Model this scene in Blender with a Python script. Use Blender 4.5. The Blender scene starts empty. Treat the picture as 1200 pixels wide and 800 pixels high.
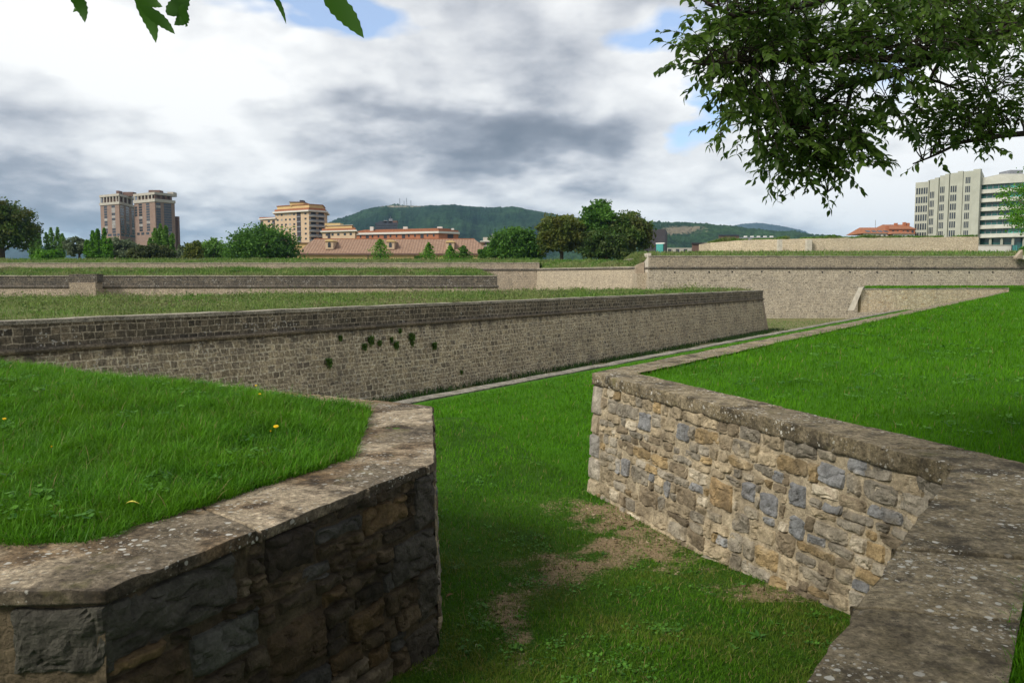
import bpy, math, random
import numpy as np
from mathutils import Vector, noise as mn

R = math.radians
random.seed(7)
rng = np.random.default_rng(11)
C = bpy.context.scene.collection
scene = bpy.context.scene

# ------------------------------------------------------------------ camera model
H = 3.2            # eye height above the covered way
FPX = 933.0        # focal length in photo pixels (1200 wide)
PITCH = math.atan((400 - 326) / FPX)
CP, SP = math.cos(PITCH), math.sin(PITCH)

def ray(px, py):
    a, b = (px - 600) / FPX, (400 - py) / FPX
    return Vector((a, CP + b * SP, -SP + b * CP))

def P(px, py, z):
    """point of the plane at height z seen at a photo position"""
    d = ray(px, py)
    k = (z - H) / d.z
    return Vector((d.x * k, d.y * k, z))

def D(px, py, d):
    """point d metres ahead seen at a photo position"""
    r = ray(px, py)
    k = d / r.y
    return Vector((r.x * k, d, H + r.z * k))

def Z(py, d):
    return D(600, py, d).z

# ------------------------------------------------------------------ tagging
def tag(o, label=None, cat=None, group=None, kind=None):
    if label: o['label'] = label
    if cat: o['category'] = cat
    if group: o['group'] = group
    if kind: o['kind'] = kind
    return o

def empty(name, loc, label, cat, group=None):
    o = bpy.data.objects.new(name, None)
    C.objects.link(o)
    o.location = loc
    o.empty_display_size = 0.3
    return tag(o, label, cat, group)

class MB:
    """collects vertices, faces, uvs and colours, and links them as one mesh object"""
    def __init__(self):
        self.v, self.f, self.c, self.uv = [], [], [], {}
        self.hascol = False
        self.m = []
    def vert(self, p, col=None):
        self.v.append((p[0], p[1], p[2]))
        if col is not None:
            self.hascol = True
            self.c.append((col[0], col[1], col[2], 1.0))
        else:
            self.c.append((1, 1, 1, 1))
        return len(self.v) - 1
    def face(self, idx, uv=None):
        if uv is not None:
            self.uv[len(self.f)] = uv
        self.f.append(tuple(idx))
    def quad(self, a, b, c, d, uv=None):
        i = [self.vert(p) for p in (a, b, c, d)]
        self.face(i, uv)
    def box(self, x0, x1, y0, y1, z0, z1):
        self.prism([(x0, y0), (x1, y0), (x1, y1), (x0, y1)], z0, z1)
    def prism(self, poly, z0, z1, ztop=None):
        n = len(poly)
        a = [self.vert((p[0], p[1], z0)) for p in poly]
        b = [self.vert((p[0], p[1], z1 if ztop is None else ztop[i])) for i, p in enumerate(poly)]
        u = 0
        for i in range(n):
            j = (i + 1) % n
            L = math.hypot(poly[j][0] - poly[i][0], poly[j][1] - poly[i][1])
            self.face((a[i], a[j], b[j], b[i]), [(u, z0), (u + L, z0), (u + L, z1), (u, z1)])
            u += L
        self.face(b, [(p[0], p[1]) for p in poly])
        self.face(a[::-1])
    def tube(self, pts, rad, sides=6):
        prev = None
        n = len(pts)
        pts = [Vector(p) for p in pts]
        for i, p in enumerate(pts):
            t = (pts[min(i + 1, n - 1)] - pts[max(i - 1, 0)]).normalized()
            ref = Vector((0, 0, 1)) if abs(t.z) < .9 else Vector((1, 0, 0))
            a = t.cross(ref).normalized()
            b = t.cross(a)
            r = rad[i] if hasattr(rad, '__len__') else rad
            ring = [self.vert(p + (a * math.cos(6.2832 * k / sides) + b * math.sin(6.2832 * k / sides)) * r)
                    for k in range(sides)]
            if prev:
                for k in range(sides):
                    self.face((prev[k], prev[(k + 1) % sides], ring[(k + 1) % sides], ring[k]))
            else:
                self.face(ring[::-1])
            prev = ring
        self.face(prev)
    def build(self, name, mat, parent=None, smooth=False, loc=None):
        me = bpy.data.meshes.new(name)
        off = parent.matrix_world.translation if parent is not None else Vector((0, 0, 0))
        if parent is not None:
            off = world_loc(parent)
        v = np.array(self.v, dtype=np.float64).reshape(-1, 3)
        org = Vector((0, 0, 0)) if parent is not None else (loc or Vector((0, 0, 0)))
        v = v - np.array(off) - np.array(org)
        me.from_pydata(v.tolist(), [], self.f)
        if self.uv:
            l = me.uv_layers.new(name='UVMap')
            for p in me.polygons:
                q = self.uv.get(p.index)
                if q:
                    for k, li in enumerate(p.loop_indices):
                        l.data[li].uv = q[k]
        if self.hascol:
            ca = me.color_attributes.new('col', 'FLOAT_COLOR', 'POINT')
            ca.data.foreach_set('color', np.array(self.c, dtype=np.float32).ravel())
        if smooth:
            me.polygons.foreach_set('use_smooth', [True] * len(me.polygons))
        if isinstance(mat, (list, tuple)):
            for m in mat: me.materials.append(m)
        else:
            me.materials.append(mat)
        me.update()
        o = bpy.data.objects.new(name, me)
        C.objects.link(o)
        if parent is not None:
            o.parent = parent
        else:
            o.location = org
        return o

def world_loc(o):
    v = Vector((0, 0, 0))
    while o is not None:
        v = v + o.location
        o = o.parent
    return v

def np_mesh(name, verts, faces_flat, loop_tot, mat, parent=None, attrs=None, smooth=True, org=None):
    """fast mesh from numpy arrays"""
    me = bpy.data.meshes.new(name)
    off = np.array(world_loc(parent)) if parent is not None else np.zeros(3)
    if org is not None: off = off + np.array(org)
    v = (verts - off).astype(np.float32)
    me.vertices.add(len(v))
    me.vertices.foreach_set('co', v.ravel())
    me.loops.add(len(faces_flat))
    me.loops.foreach_set('vertex_index', faces_flat.astype(np.int32))
    me.polygons.add(len(loop_tot))
    st = np.concatenate([[0], np.cumsum(loop_tot)[:-1]]).astype(np.int32)
    me.polygons.foreach_set('loop_start', st)
    me.polygons.foreach_set('loop_total', loop_tot.astype(np.int32))
    me.update(calc_edges=True)
    me.validate()
    for k, a in (attrs or {}).items():
        at = me.attributes.new(k, 'FLOAT', 'POINT')
        at.data.foreach_set('value', a.astype(np.float32))
    if smooth:
        me.polygons.foreach_set('use_smooth', np.ones(len(me.polygons), dtype=bool))
    me.materials.append(mat)
    o = bpy.data.objects.new(name, me)
    C.objects.link(o)
    if parent is not None: o.parent = parent
    elif org is not None: o.location = org
    return o

# ------------------------------------------------------------------ materials
class NT:
    def __init__(self, nt):
        self.nt = nt
        nt.nodes.clear()
    def n(self, typ, props=None, **ins):
        nd = self.nt.nodes.new(typ)
        for k, v in (props or {}).items():
            setattr(nd, k, v)
        for k, v in ins.items():
            key = int(k[1:]) if k[0] == '_' else k.replace('_', ' ')
            self.set(nd.inputs[key], v)
        return nd
    def set(self, sock, v):
        if hasattr(v, 'is_output') or isinstance(v, bpy.types.NodeSocket):
            self.nt.links.new(v, sock)
        elif isinstance(v, bpy.types.Node):
            self.nt.links.new(v.outputs[0], sock)
        else:
            if sock.type == 'RGBA' and len(v) == 3: v = (*v, 1)
            sock.default_value = v
    def math(self, op, a, b=0.0, clamp=False):
        return self.n('ShaderNodeMath', dict(operation=op, use_clamp=clamp), _0=a, _1=b).outputs[0]
    def mix(self, fac, a, b, blend='MIX'):
        nd = self.nt.nodes.new('ShaderNodeMix')
        nd.data_type = 'RGBA'
        nd.blend_type = blend
        self.set(nd.inputs[0], fac); self.set(nd.inputs[6], a); self.set(nd.inputs[7], b)
        return nd.outputs[2]
    def ramp(self, fac, stops, interp='LINEAR'):
        nd = self.nt.nodes.new('ShaderNodeValToRGB')
        nd.color_ramp.interpolation = interp
        el = nd.color_ramp.elements
        while len(el) < len(stops): el.new(0.5)
        for e, (p, c) in zip(el, stops):
            e.position = p
            e.color = (*c, 1) if len(c) == 3 else c
        self.set(nd.inputs[0], fac)
        return nd.outputs[0]
    def noise(self, vec, scale, detail=4, rough=.55, dist=0.0):
        nd = self.n('ShaderNodeTexNoise', None, Scale=scale, Detail=detail, Roughness=rough, Distortion=dist)
        if vec is not None: self.set(nd.inputs['Vector'], vec)
        return nd.outputs[0]
    def maprange(self, v, a, b, c=0.0, d=1.0):
        nd = self.n('ShaderNodeMapRange', dict(clamp=True), _0=v, _1=a, _2=b, _3=c, _4=d)
        return nd.outputs[0]
    def scale(self, vec, s):
        nd = self.n('ShaderNodeVectorMath', dict(operation='MULTIPLY'), _0=vec, _1=s)
        return nd.outputs[0]

def newmat(name):
    m = bpy.data.materials.new(name)
    m.use_nodes = True
    return m, NT(m.node_tree)

def finish(t, color, rough=.9, bump=None, bstr=.5, bdist=.02, spec=.25, metallic=0.0):
    b = t.n('ShaderNodeBsdfPrincipled', None, Base_Color=color, Roughness=rough, Metallic=metallic)
    b.inputs['Specular IOR Level'].default_value = spec
    if bump is not None:
        bn = t.n('ShaderNodeBump', None, Strength=bstr, Distance=bdist, Height=bump)
        t.set(b.inputs['Normal'], bn.outputs[0])
    o = t.n('ShaderNodeOutputMaterial', None, Surface=b.outputs[0])
    return b

def plain(name, col, rough=.8, var=.18, scale=1.5, spec=.25, metallic=0.0, bstr=.2):
    m, t = newmat(name)
    pos = t.n('ShaderNodeNewGeometry').outputs['Position']
    nz = t.noise(pos, scale, 5, .6)
    c0 = tuple(max(0, x * (1 - var)) for x in col)
    c1 = tuple(min(1, x * (1 + var)) for x in col)
    c = t.mix(t.maprange(nz, .3, .7), c0, c1)
    finish(t, c, rough, nz, bstr, .02, spec, metallic)
    return m

def masonry(name, pal, mortar, course=.25, width=.42, msize=.025, stain=(.05, .045, .04), stain_amt=.5,
            streak=.4, warp=.05, bump=.6, bdist=.03, moss=None, white=.0, split=False, shadow_band=None):
    """coursed stone on a UV map measured in metres"""
    m, t = newmat(name)
    uv = t.n('ShaderNodeUVMap').outputs[0]
    pos = t.n('ShaderNodeNewGeometry').outputs['Position']
    nz = t.n('ShaderNodeTexNoise', None, Vector=uv, Scale=1.6, Detail=3.0).outputs['Color']
    nz2 = t.n('ShaderNodeTexNoise', None, Vector=uv, Scale=6.0, Detail=3.0).outputs['Color']
    off = t.n('ShaderNodeVectorMath', dict(operation='SUBTRACT'), _0=nz, _1=(.5, .5, .5)).outputs[0]
    off2 = t.n('ShaderNodeVectorMath', dict(operation='SUBTRACT'), _0=nz2, _1=(.5, .5, .5)).outputs[0]
    w = t.n('ShaderNodeVectorMath', dict(operation='MULTIPLY_ADD'), _0=off, _1=(warp * 3, warp * 1.4, 0), _2=uv).outputs[0]
    w = t.n('ShaderNodeVectorMath', dict(operation='MULTIPLY_ADD'), _0=off2, _1=(warp, warp * .8, 0), _2=w).outputs[0]
    def brick(vec, ch, cw, ms):
        b = t.n('ShaderNodeTexBrick', dict(offset=.43, squash=.78, squash_frequency=3, offset_frequency=2), Vector=vec,
                Color1=(0, 0, 0), Color2=(1, 1, 1), Mortar=(.5, .5, .5), Scale=1.0)
        b.inputs['Mortar Size'].default_value = ms
        b.inputs['Mortar Smooth'].default_value = .35
        b.inputs['Bias'].default_value = 0
        b.inputs['Brick Width'].default_value = cw
        b.inputs['Row Height'].default_value = ch
        return b.outputs['Color'], b.outputs['Fac']
    c1, f1 = brick(w, course, width, msize)
    idv, mf = c1, f1
    if split:
        c2, f2 = brick(t.n('ShaderNodeVectorMath', dict(operation='ADD'), _0=w, _1=(.13, .07, 0)).outputs[0],
                       course * .62, width * .7, msize * .9)
        sel = t.maprange(t.noise(uv, .9, 2), .5, .53)
        idv = t.mix(sel, c1, c2); mf = t.mix(sel, f1, f2)
    blot = t.noise(uv, 3.4, 8, .8)
    n = len(pal)
    col = t.ramp(idv, [((i + .0) / (n - 1) if n > 1 else 0, c) for i, c in enumerate(pal)])
    fine = t.noise(pos, 14, 6, .65)
    col = t.mix(.6, col, t.ramp(fine, [(.25, (.25, .24, .22)), (.75, (.78, .76, .72))]), 'OVERLAY')
    col = t.mix(mf, col, mortar)
    col = t.mix(.75, col, t.ramp(blot, [(.30, (.16, .15, .145)), (.70, (.84, .83, .81))]), 'OVERLAY')
    spk = t.noise(uv, 9.5, 5, .75)
    col = t.mix(.85, col, t.ramp(spk, [(.34, (.12, .115, .105)), (.66, (.88, .87, .84))]), 'OVERLAY')
    big = t.noise(uv, .55, 6, .62)
    col = t.mix(t.math('MULTIPLY', t.maprange(big, .45, .72), stain_amt), col, stain)
    sv = t.scale(uv, (1.6, .16, 1))
    st = t.noise(sv, 1.3, 5, .6)
    col = t.mix(t.math('MULTIPLY', t.maprange(st, .5, .7), streak), col, stain)
    if shadow_band is not None:
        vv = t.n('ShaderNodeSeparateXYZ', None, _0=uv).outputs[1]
        bf = t.maprange(t.math('ADD', vv, t.math('MULTIPLY', t.math('SUBTRACT', st, .5), .9)), shadow_band - .30, shadow_band - .02)
        col = t.mix(t.math('MULTIPLY', bf, .8), col, tuple(x * .6 for x in stain))  # shadow line under the cordon, painted into the stone colour
    if moss:
        mo = t.noise(pos, .9, 5, .6)
        col = t.mix(t.math('MULTIPLY', t.maprange(mo, .56, .7), .6), col, moss)
    if white:
        v = t.n('ShaderNodeTexVoronoi', None, Vector=uv, Scale=9.0)
        sp = t.math('MULTIPLY', t.math('LESS_THAN', v.outputs['Distance'], .3),
                    t.math('GREATER_THAN', t.noise(uv, 1.2, 3), .58))
        col = t.mix(t.math('MULTIPLY', sp, white), col, (.5, .49, .45))
    hgt = t.math('ADD', t.math('MULTIPLY', t.math('SUBTRACT', 1.0, mf), .7), t.math('MULTIPLY', fine, .6))
    hgt = t.math('ADD', hgt, t.math('MULTIPLY', idv, .3))
    finish(t, col, .93, hgt, bump, bdist, .2)
    return m

def stone_attr(name, mul=1.0, stain=(.03, .026, .02), stain_amt=.35, bstr=.8, rough=.92):
    """stone whose own colour comes from the 'col' attribute, grained by noise"""
    m, t = newmat(name)
    at = t.n('ShaderNodeAttribute', dict(attribute_name='col')).outputs['Color']
    pos = t.n('ShaderNodeNewGeometry').outputs['Position']
    n1 = t.noise(pos, 9, 8, .68)
    n2 = t.noise(pos, 45, 6, .7)
    n3 = t.noise(pos, 2.2, 5, .6)
    c = t.mix(.75, at, t.ramp(n1, [(.3, (.2, .19, .17)), (.7, (.8, .78, .75))]), 'OVERLAY')
    c = t.mix(.5, c, t.ramp(n2, [(.3, (.25, .25, .25)), (.7, (.75, .75, .75))]), 'OVERLAY')
    c = t.mix(t.math('MULTIPLY', t.maprange(n3, .5, .66), stain_amt), c, stain)
    if mul != 1.0:
        c = t.mix(1.0, c, (mul, mul, mul), 'MULTIPLY')
    vor = t.n('ShaderNodeTexVoronoi', dict(feature='DISTANCE_TO_EDGE'), Vector=pos, Scale=13.0).outputs[0]
    h = t.math('ADD', t.math('MULTIPLY', n1, 1.0), t.math('MULTIPLY', n2, .45))
    h = t.math('ADD', h, t.math('MULTIPLY', t.maprange(vor, 0, .12), .12))
    finish(t, c, rough, h, bstr, .035, .25)
    return m

def coping_mat(name, base, base2, lichen_amt=.6, dark=(.035, .03, .024), brown=None):
    m, t = newmat(name)
    at = t.n('ShaderNodeAttribute', dict(attribute_name='col')).outputs['Color']
    pos = t.n('ShaderNodeNewGeometry').outputs['Position']
    n1 = t.noise(pos, 5, 8, .68)
    n2 = t.noise(pos, 30, 7, .72)
    n3 = t.noise(pos, 1.3, 4, .6)
    n4 = t.noise(pos, 13, 8, .75)
    c = t.mix(t.maprange(n1, .34, .66), base, base2)
    c = t.mix(1.0, c, at, 'MULTIPLY')
    if brown:
        c = t.mix(t.math('MULTIPLY', t.maprange(n3, .46, .58), .85), c, brown)
    c = t.mix(.8, c, t.ramp(n4, [(.32, (.14, .135, .13)), (.68, (.86, .85, .83))]), 'OVERLAY')
    c = t.mix(.9, c, t.ramp(n2, [(.28, (.10, .10, .10)), (.72, (.88, .87, .85))]), 'OVERLAY')
    c = t.mix(t.math('MULTIPLY', t.maprange(t.noise(pos, 2.6, 8, .74), .50, .62), .85), c, dark)
    pit = t.n('ShaderNodeTexVoronoi', None, Vector=pos, Scale=70.0).outputs['Distance']
    c = t.mix(t.math('MULTIPLY', t.math('LESS_THAN', pit, .22), t.maprange(n4, .5, .6)), c, (.02, .018, .015))
    # lichen rosettes, pale, two sizes
    wp = t.n('ShaderNodeVectorMath', dict(operation='MULTIPLY_ADD'),
             _0=t.n('ShaderNodeTexNoise', None, Vector=pos, Scale=35.0, Detail=2.0).outputs['Color'],
             _1=(.022, .022, .022), _2=pos).outputs[0]
    for sc, th, gate, amt in ((15.0, .30, .46, .95), (33.0, .34, .50, .9), (70.0, .38, .56, .45)):
        v = t.n('ShaderNodeTexVoronoi', None, Vector=wp, Scale=sc)
        rnd = t.n('ShaderNodeSeparateColor', None, _0=v.outputs['Color']).outputs[0]
        r = t.math('MULTIPLY', rnd, th)
        sp = t.maprange(t.math('SUBTRACT', r, v.outputs['Distance']), -.02, .03)
        g = t.maprange(t.noise(pos, 1.7, 4, .6), gate - .06, gate + .1)
        f = t.math('MULTIPLY', t.math('MULTIPLY', sp, g), amt * lichen_amt)
        c = t.mix(f, c, t.mix(rnd, (.46, .44, .36), (.66, .64, .57)))
    c = t.mix(t.math('MULTIPLY', t.maprange(t.noise(pos, 2.3, 5, .65), .6, .72), .5), c, (.16, .15, .045))
    h = t.math('ADD', t.math('ADD', n1, t.math('MULTIPLY', n2, .7)), t.math('MULTIPLY', n4, .7))
    finish(t, c, .93, h, 1.0, .035, .2)
    return m

def leafy(name, dark, light, patch=None, trans=.35, rough=.55, patch_scale=.8, spec=.3, straw=0):
    """foliage: colour varies from leaf to leaf (attribute rnd), light passes through"""
    m, t = newmat(name)
    at = t.n('ShaderNodeAttribute', dict(attribute_name='rnd')).outputs['Fac']
    c = t.mix(at, dark, light)
    if patch:
        pos = t.n('ShaderNodeNewGeometry').outputs['Position']
        f = t.maprange(t.noise(pos, patch_scale, 4, .6), .42, .68)
        c = t.mix(f, c, t.mix(at, tuple(x * .7 for x in patch), patch))
    if straw:
        rr_ = t.n('ShaderNodeAttribute', dict(attribute_name='pick')).outputs['Fac']
        c = t.mix(t.math('GREATER_THAN', rr_, 1 - straw), c, (.30, .24, .10))
    b = t.n('ShaderNodeBsdfPrincipled', None, Base_Color=c, Roughness=rough)
    b.inputs['Specular IOR Level'].default_value = spec
    tr = t.n('ShaderNodeBsdfTranslucent', None, Color=c)
    mx = t.n('ShaderNodeMixShader', None, _0=trans, _1=b.outputs[0], _2=tr.outputs[0])
    t.n('ShaderNodeOutputMaterial', None, Surface=mx.outputs[0])
    return m

def turf(name, g0, g1, soil, scale=1.0):
    """ground under grass: attribute bare reveals the soil"""
    m, t = newmat(name)
    at = t.n('ShaderNodeAttribute', dict(attribute_name='bare')).outputs['Fac']
    pos = t.n('ShaderNodeNewGeometry').outputs['Position']
    n1 = t.noise(pos, .7 * scale, 5, .6)
    n2 = t.noise(pos, 22 * scale, 6, .7)
    n3 = t.noise(pos, 120 * scale, 3, .7)
    g = t.mix(t.maprange(n1, .35, .65), g0, g1)
    g = t.mix(.7, g, t.ramp(n2, [(.3, (.2, .2, .2)), (.7, (.8, .8, .8))]), 'OVERLAY')
    s = t.mix(t.maprange(n2, .3, .7), tuple(x * .6 for x in soil), tuple(min(1, x * 1.3) for x in soil))
    f = t.maprange(t.math('ADD', at, t.math('MULTIPLY', t.math('SUBTRACT', n2, .5), 1.3)), .28, .6)
    c = t.mix(f, g, s)
    finish(t, c, .95, t.math('ADD', n2, t.math('MULTIPLY', n3, .4)), .8, .03, .1)
    return m

M = {}
M['mortar'] = stone_attr('mortar_right', stain=(.16, .125, .085), stain_amt=.5, bstr=.9)
M['stone_r'] = stone_attr('rubble_right', stain=(.06, .048, .034), stain_amt=.5)
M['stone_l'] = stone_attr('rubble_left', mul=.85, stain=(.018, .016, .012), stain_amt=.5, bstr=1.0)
M['coping_r'] = coping_mat('coping_right', (.20, .165, .10), (.32, .27, .185), 1.0, dark=(.05, .042, .03))
M['coping_l'] = coping_mat('coping_left', (.20, .165, .115), (.36, .30, .22), 1.0, brown=(.23, .155, .085))
M['coping_far'] = coping_mat('coping_pale', (.28, .26, .21), (.38, .35, .29), .5, dark=(.10, .09, .07))
M['coping_grey'] = coping_mat('coping_grey', (.20, .185, .155), (.30, .28, .235), .5, dark=(.08, .075, .06))
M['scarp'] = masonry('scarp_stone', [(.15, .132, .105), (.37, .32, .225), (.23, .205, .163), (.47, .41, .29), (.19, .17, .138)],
                     (.58, .52, .40), .27, .36, .028, stain=(.09, .08, .068), stain_amt=.42, streak=.3, warp=.08, split=True, white=.5, shadow_band=.92)
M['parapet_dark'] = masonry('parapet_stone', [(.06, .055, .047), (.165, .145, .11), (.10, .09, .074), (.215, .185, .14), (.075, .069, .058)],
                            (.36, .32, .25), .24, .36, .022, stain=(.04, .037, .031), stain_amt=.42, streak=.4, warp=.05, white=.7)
M['cordon'] = masonry('cordon_stone', [(.15, .13, .10), (.22, .19, .15), (.11, .10, .085)], (.13, .115, .09), 2.0, .9, .012,
                      stain=(.05, .046, .04), stain_amt=.4, streak=.1, warp=.01)
M['wall_black'] = masonry('blackened_wall', [(.06, .056, .052), (.11, .10, .088), (.08, .074, .067), (.16, .14, .115)],
                          (.19, .17, .14), .26, .4, .025, stain=(.04, .038, .036), stain_amt=.55, streak=.5, warp=.06, white=.8)
M['bastion'] = masonry('bastion_stone', [(.19, .172, .14), (.37, .33, .26), (.26, .24, .205), (.43, .385, .31), (.215, .195, .16)],
                       (.46, .415, .34), .34, .5, .04, stain=(.20, .175, .14), stain_amt=.5, streak=.3, warp=.09, split=True, white=.3)
M['bastion_par'] = masonry('bastion_parapet', [(.175, .158, .128), (.32, .285, .225), (.225, .205, .17), (.36, .325, .265)],
                           (.40, .345, .265), .30, .5, .035, stain=(.17, .15, .12), stain_amt=.5, streak=.4, warp=.06, split=True)
M['curtain'] = masonry('curtain_stone', [(.23, .19, .15), (.34, .285, .22), (.27, .23, .185), (.38, .32, .25)],
                       (.40, .35, .28), .3, .45, .04, stain=(.13, .115, .095), stain_amt=.5, streak=.4, warp=.09, split=True)
M['flank'] = masonry('flank_stone', [(.24, .215, .17), (.38, .335, .265), (.30, .27, .22), (.43, .385, .31)],
                     (.46, .40, .31), .32, .45, .04, stain=(.22, .19, .15), stain_amt=.4, streak=.4, warp=.09, split=True)
M['inner'] = masonry('inner_stone', [(.42, .36, .27), (.52, .45, .34), (.46, .40, .31), (.56, .49, .38)],
                     (.52, .46, .36), .34, .55, .04, stain=(.30, .25, .19), stain_amt=.4, streak=.3, warp=.1, split=True)
M['traverse'] = masonry('traverse_stone', [(.42, .35, .24), (.56, .47, .33), (.48, .43, .34), (.62, .54, .40), (.38, .29, .18)],
                        (.50, .44, .34), .22, .42, .03, stain=(.20, .17, .13), stain_amt=.35, streak=.45, warp=.09, split=True)
M['pale_stone'] = plain('pale_dressed_stone', (.50, .46, .38), .9, .2, 2.0, bstr=.5)
M['soil_stone'] = plain('weathered_block', (.33, .27, .20), .9, .3, 2.0, bstr=.5)

M['turf_gap'] = turf('turf_gap', (.026, .075, .006), (.045, .11, .009), (.27, .20, .115))
M['turf_lawn'] = turf('turf_lawn', (.04, .13, .005), (.06, .175, .007), (.2, .14, .08))
M['turf_wild'] = turf('turf_wild', (.075, .10, .028), (.13, .15, .05), (.2, .15, .09), .4)
M['turf_moat'] = turf('turf_moat', (.11, .13, .045), (.22, .19, .10), (.22, .17, .1), .12)
M['grass_lawn'] = leafy('lawn_grass', (.034, .135, .002), (.130, .355, .005), (.066, .195, .003), .42, .6, .6, spec=.14, straw=.02)
M['grass_gap'] = leafy('gap_grass', (.032, .115, .004), (.115, .275, .009), (.17, .21, .03), .40, .6, 1.1, spec=.14, straw=.08)
M['grass_mound'] = leafy('mound_grass', (.030, .115, .004), (.135, .36, .014), (.115, .285, .008), .42, .5, 1.5, spec=.2, straw=.025)
M['grass_wild'] = leafy('wild_grass', (.05, .145, .010), (.17, .30, .05), (.26, .26, .11), .38, .7, .22)
M['grass_wall'] = leafy('wall_foot_grass', (.022, .06, .010), (.06, .13, .022), None, .3, .6)
M['wall_plant'] = leafy('wall_plant', (.055, .13, .02), (.16, .28, .055), None, .35, .6)
M['weed'] = leafy('weed_leaf', (.05, .16, .02), (.11, .27, .04), None, .35, .45)

# ------------------------------------------------------------------ world: sun, sky and clouds
SUN_AZ = math.atan2(-.66, -.50)      # direction TO the sun, from +Y towards +X
SUN_EL = R(40)
to_sun = Vector((math.sin(SUN_AZ) * math.cos(SUN_EL), math.cos(SUN_AZ) * math.cos(SUN_EL), math.sin(SUN_EL)))
sl = bpy.data.lights.new('sun', 'SUN')
sl.energy = 2.5
sl.angle = R(20)
sl.color = (1, .945, .85)
so = bpy.data.objects.new('sun', sl)
C.objects.link(so)
so.rotation_euler = to_sun.to_track_quat('Z', 'Y').to_euler()

w = bpy.data.worlds.new('World')
scene.world = w
w.use_nodes = True
t = NT(w.node_tree)
sky = t.n('ShaderNodeTexSky', dict(sky_type='NISHITA', sun_disc=False, sun_elevation=SUN_EL, sun_rotation=SUN_AZ % (2 * math.pi),
                                   altitude=450, air_density=1.0, dust_density=.6, ozone_density=1.6))
gen = t.n('ShaderNodeTexCoord').outputs['Generated']
sx = t.n('ShaderNodeSeparateXYZ', None, _0=gen)
dx, dy, dz = sx.outputs
zc = t.math('MAXIMUM', dz, 0.0)
den = t.math('ADD', zc, .30)
cpx, cpy = t.math('DIVIDE', dx, den), t.math('DIVIDE', dy, den)
cv = t.n('ShaderNodeCombineXYZ', None, _0=cpx, _1=cpy, _2=3.7).outputs[0]
az = t.math('ARCTAN2', dx, dy)
el = t.math('ARCSINE', dz)
# picture-like coordinates of the cloud layout, in degrees of azimuth and elevation
azd, eld = t.math('MULTIPLY', az, 57.2958), t.math('MULTIPLY', el, 57.2958)
wob = t.noise(cv, 1.1, 5, .6)
wob2 = t.noise(t.n('ShaderNodeVectorMath', dict(operation='ADD'), _0=cv, _1=(5.2, 1.3, 0)).outputs[0], 1.1, 5, .6)
azw = t.math('ADD', azd, t.math('MULTIPLY', t.math('SUBTRACT', wob, .5), 26.0))
elw = t.math('ADD', eld, t.math('MULTIPLY', t.math('SUBTRACT', wob2, .5), 12.0))

def angles(px, py):
    d = ray(px, py).normalized()
    return math.degrees(math.atan2(d.x, d.y)), math.degrees(math.asin(d.z))

def blob(px, py, rx, ry, amp):
    a, e = angles(px, py)
    ra, re = rx / FPX * 57.3, ry / FPX * 57.3
    u = t.math('DIVIDE', t.math('SUBTRACT', azw, a), ra)
    v = t.math('DIVIDE', t.math('SUBTRACT', elw, e), re)
    r2 = t.math('ADD', t.math('MULTIPLY', u, u), t.math('MULTIPLY', v, v))
    return t.math('MULTIPLY', t.math('EXPONENT', t.math('MULTIPLY', r2, -1.0)), amp)

def total(lst, start):
    s = start
    for b in lst:
        s = t.math('ADD', s, blob(*b))
    return s

n_big = t.noise(cv, 1.1, 9, .58, .25)
n_mid = t.noise(cv, 3.2, 9, .60, .15)
n_fin = t.noise(cv, 8.5, 9, .62, .1)
cvd = t.n('ShaderNodeVectorMath', dict(operation='MULTIPLY_ADD'), _0=t.n('ShaderNodeTexNoise', None, Vector=cv, Scale=5.0, Detail=6.0).outputs['Color'], _1=(.28, .28, .28), _2=cv).outputs[0]
puff = t.n('ShaderNodeTexVoronoi', dict(feature='SMOOTH_F1'), Vector=cvd, Scale=4.2)
puff.inputs['Smoothness'].default_value = .35
puff2 = t.n('ShaderNodeTexVoronoi', dict(feature='SMOOTH_F1'), Vector=cvd, Scale=9.5)
puff2.inputs['Smoothness'].default_value = .35
billow = t.math('ADD', t.math('MULTIPLY', t.math('SUBTRACT', .42, puff.outputs['Distance']), .44), t.math('MULTIPLY', t.math('SUBTRACT', .42, puff2.outputs['Distance']), .20))
bright = t.math('ADD', t.math('MULTIPLY', t.math('SUBTRACT', n_big, .5), .65), t.math('MULTIPLY', t.math('SUBTRACT', n_mid, .5), .75))
bright = t.math('ADD', t.math('ADD', bright, billow), t.math('MULTIPLY', t.math('SUBTRACT', n_fin, .5), .26))
bright = total([(120, 60, 290, 95, .46), (330, 110, 100, 60, .34), (600, 80, 190, 55, .24), (500, 165, 150, 28, -.34),
                (630, 185, 140, 30, -.36), (60, 215, 120, 30, -.04), (235, 205, 70, 26, .26), (60, 262, 140, 22, -.16),
                (520, 228, 140, 20, .24), (860, 215, 190, 60, .28), (1130, 150, 170, 130, .45), (760, 150, 60, 40, .18),
                (330, 250, 160, 24, -.08), (700, 30, 110, 40, -.06), (960, 90, 120, 80, .2)], t.math('ADD', bright, .64))
cover = total([(420, 8, 80, 22, -1.2), (808, 30, 50, 24, -.75), (815, 140, 26, 40, -.60), (1045, 75, 70, 40, -.45),
               (60, 272, 110, 10, -.40), (700, 8, 50, 14, -.2), (215, 262, 40, 14, -.3)], t.math('ADD', t.math('MULTIPLY', t.math('SUBTRACT', n_mid, .5), .9), 1.02))
cover = t.maprange(cover, .45, .78)
ccol = t.ramp(bright, [(.0, (.145, .165, .205)), (.22, (.205, .225, .27)), (.44, (.315, .335, .385)), (.62, (.50, .515, .555)), (.80, (.68, .69, .71)), (1.0, (.84, .845, .85))])
ccol = t.scale(ccol, (8.1, 8.05, 7.9))
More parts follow.
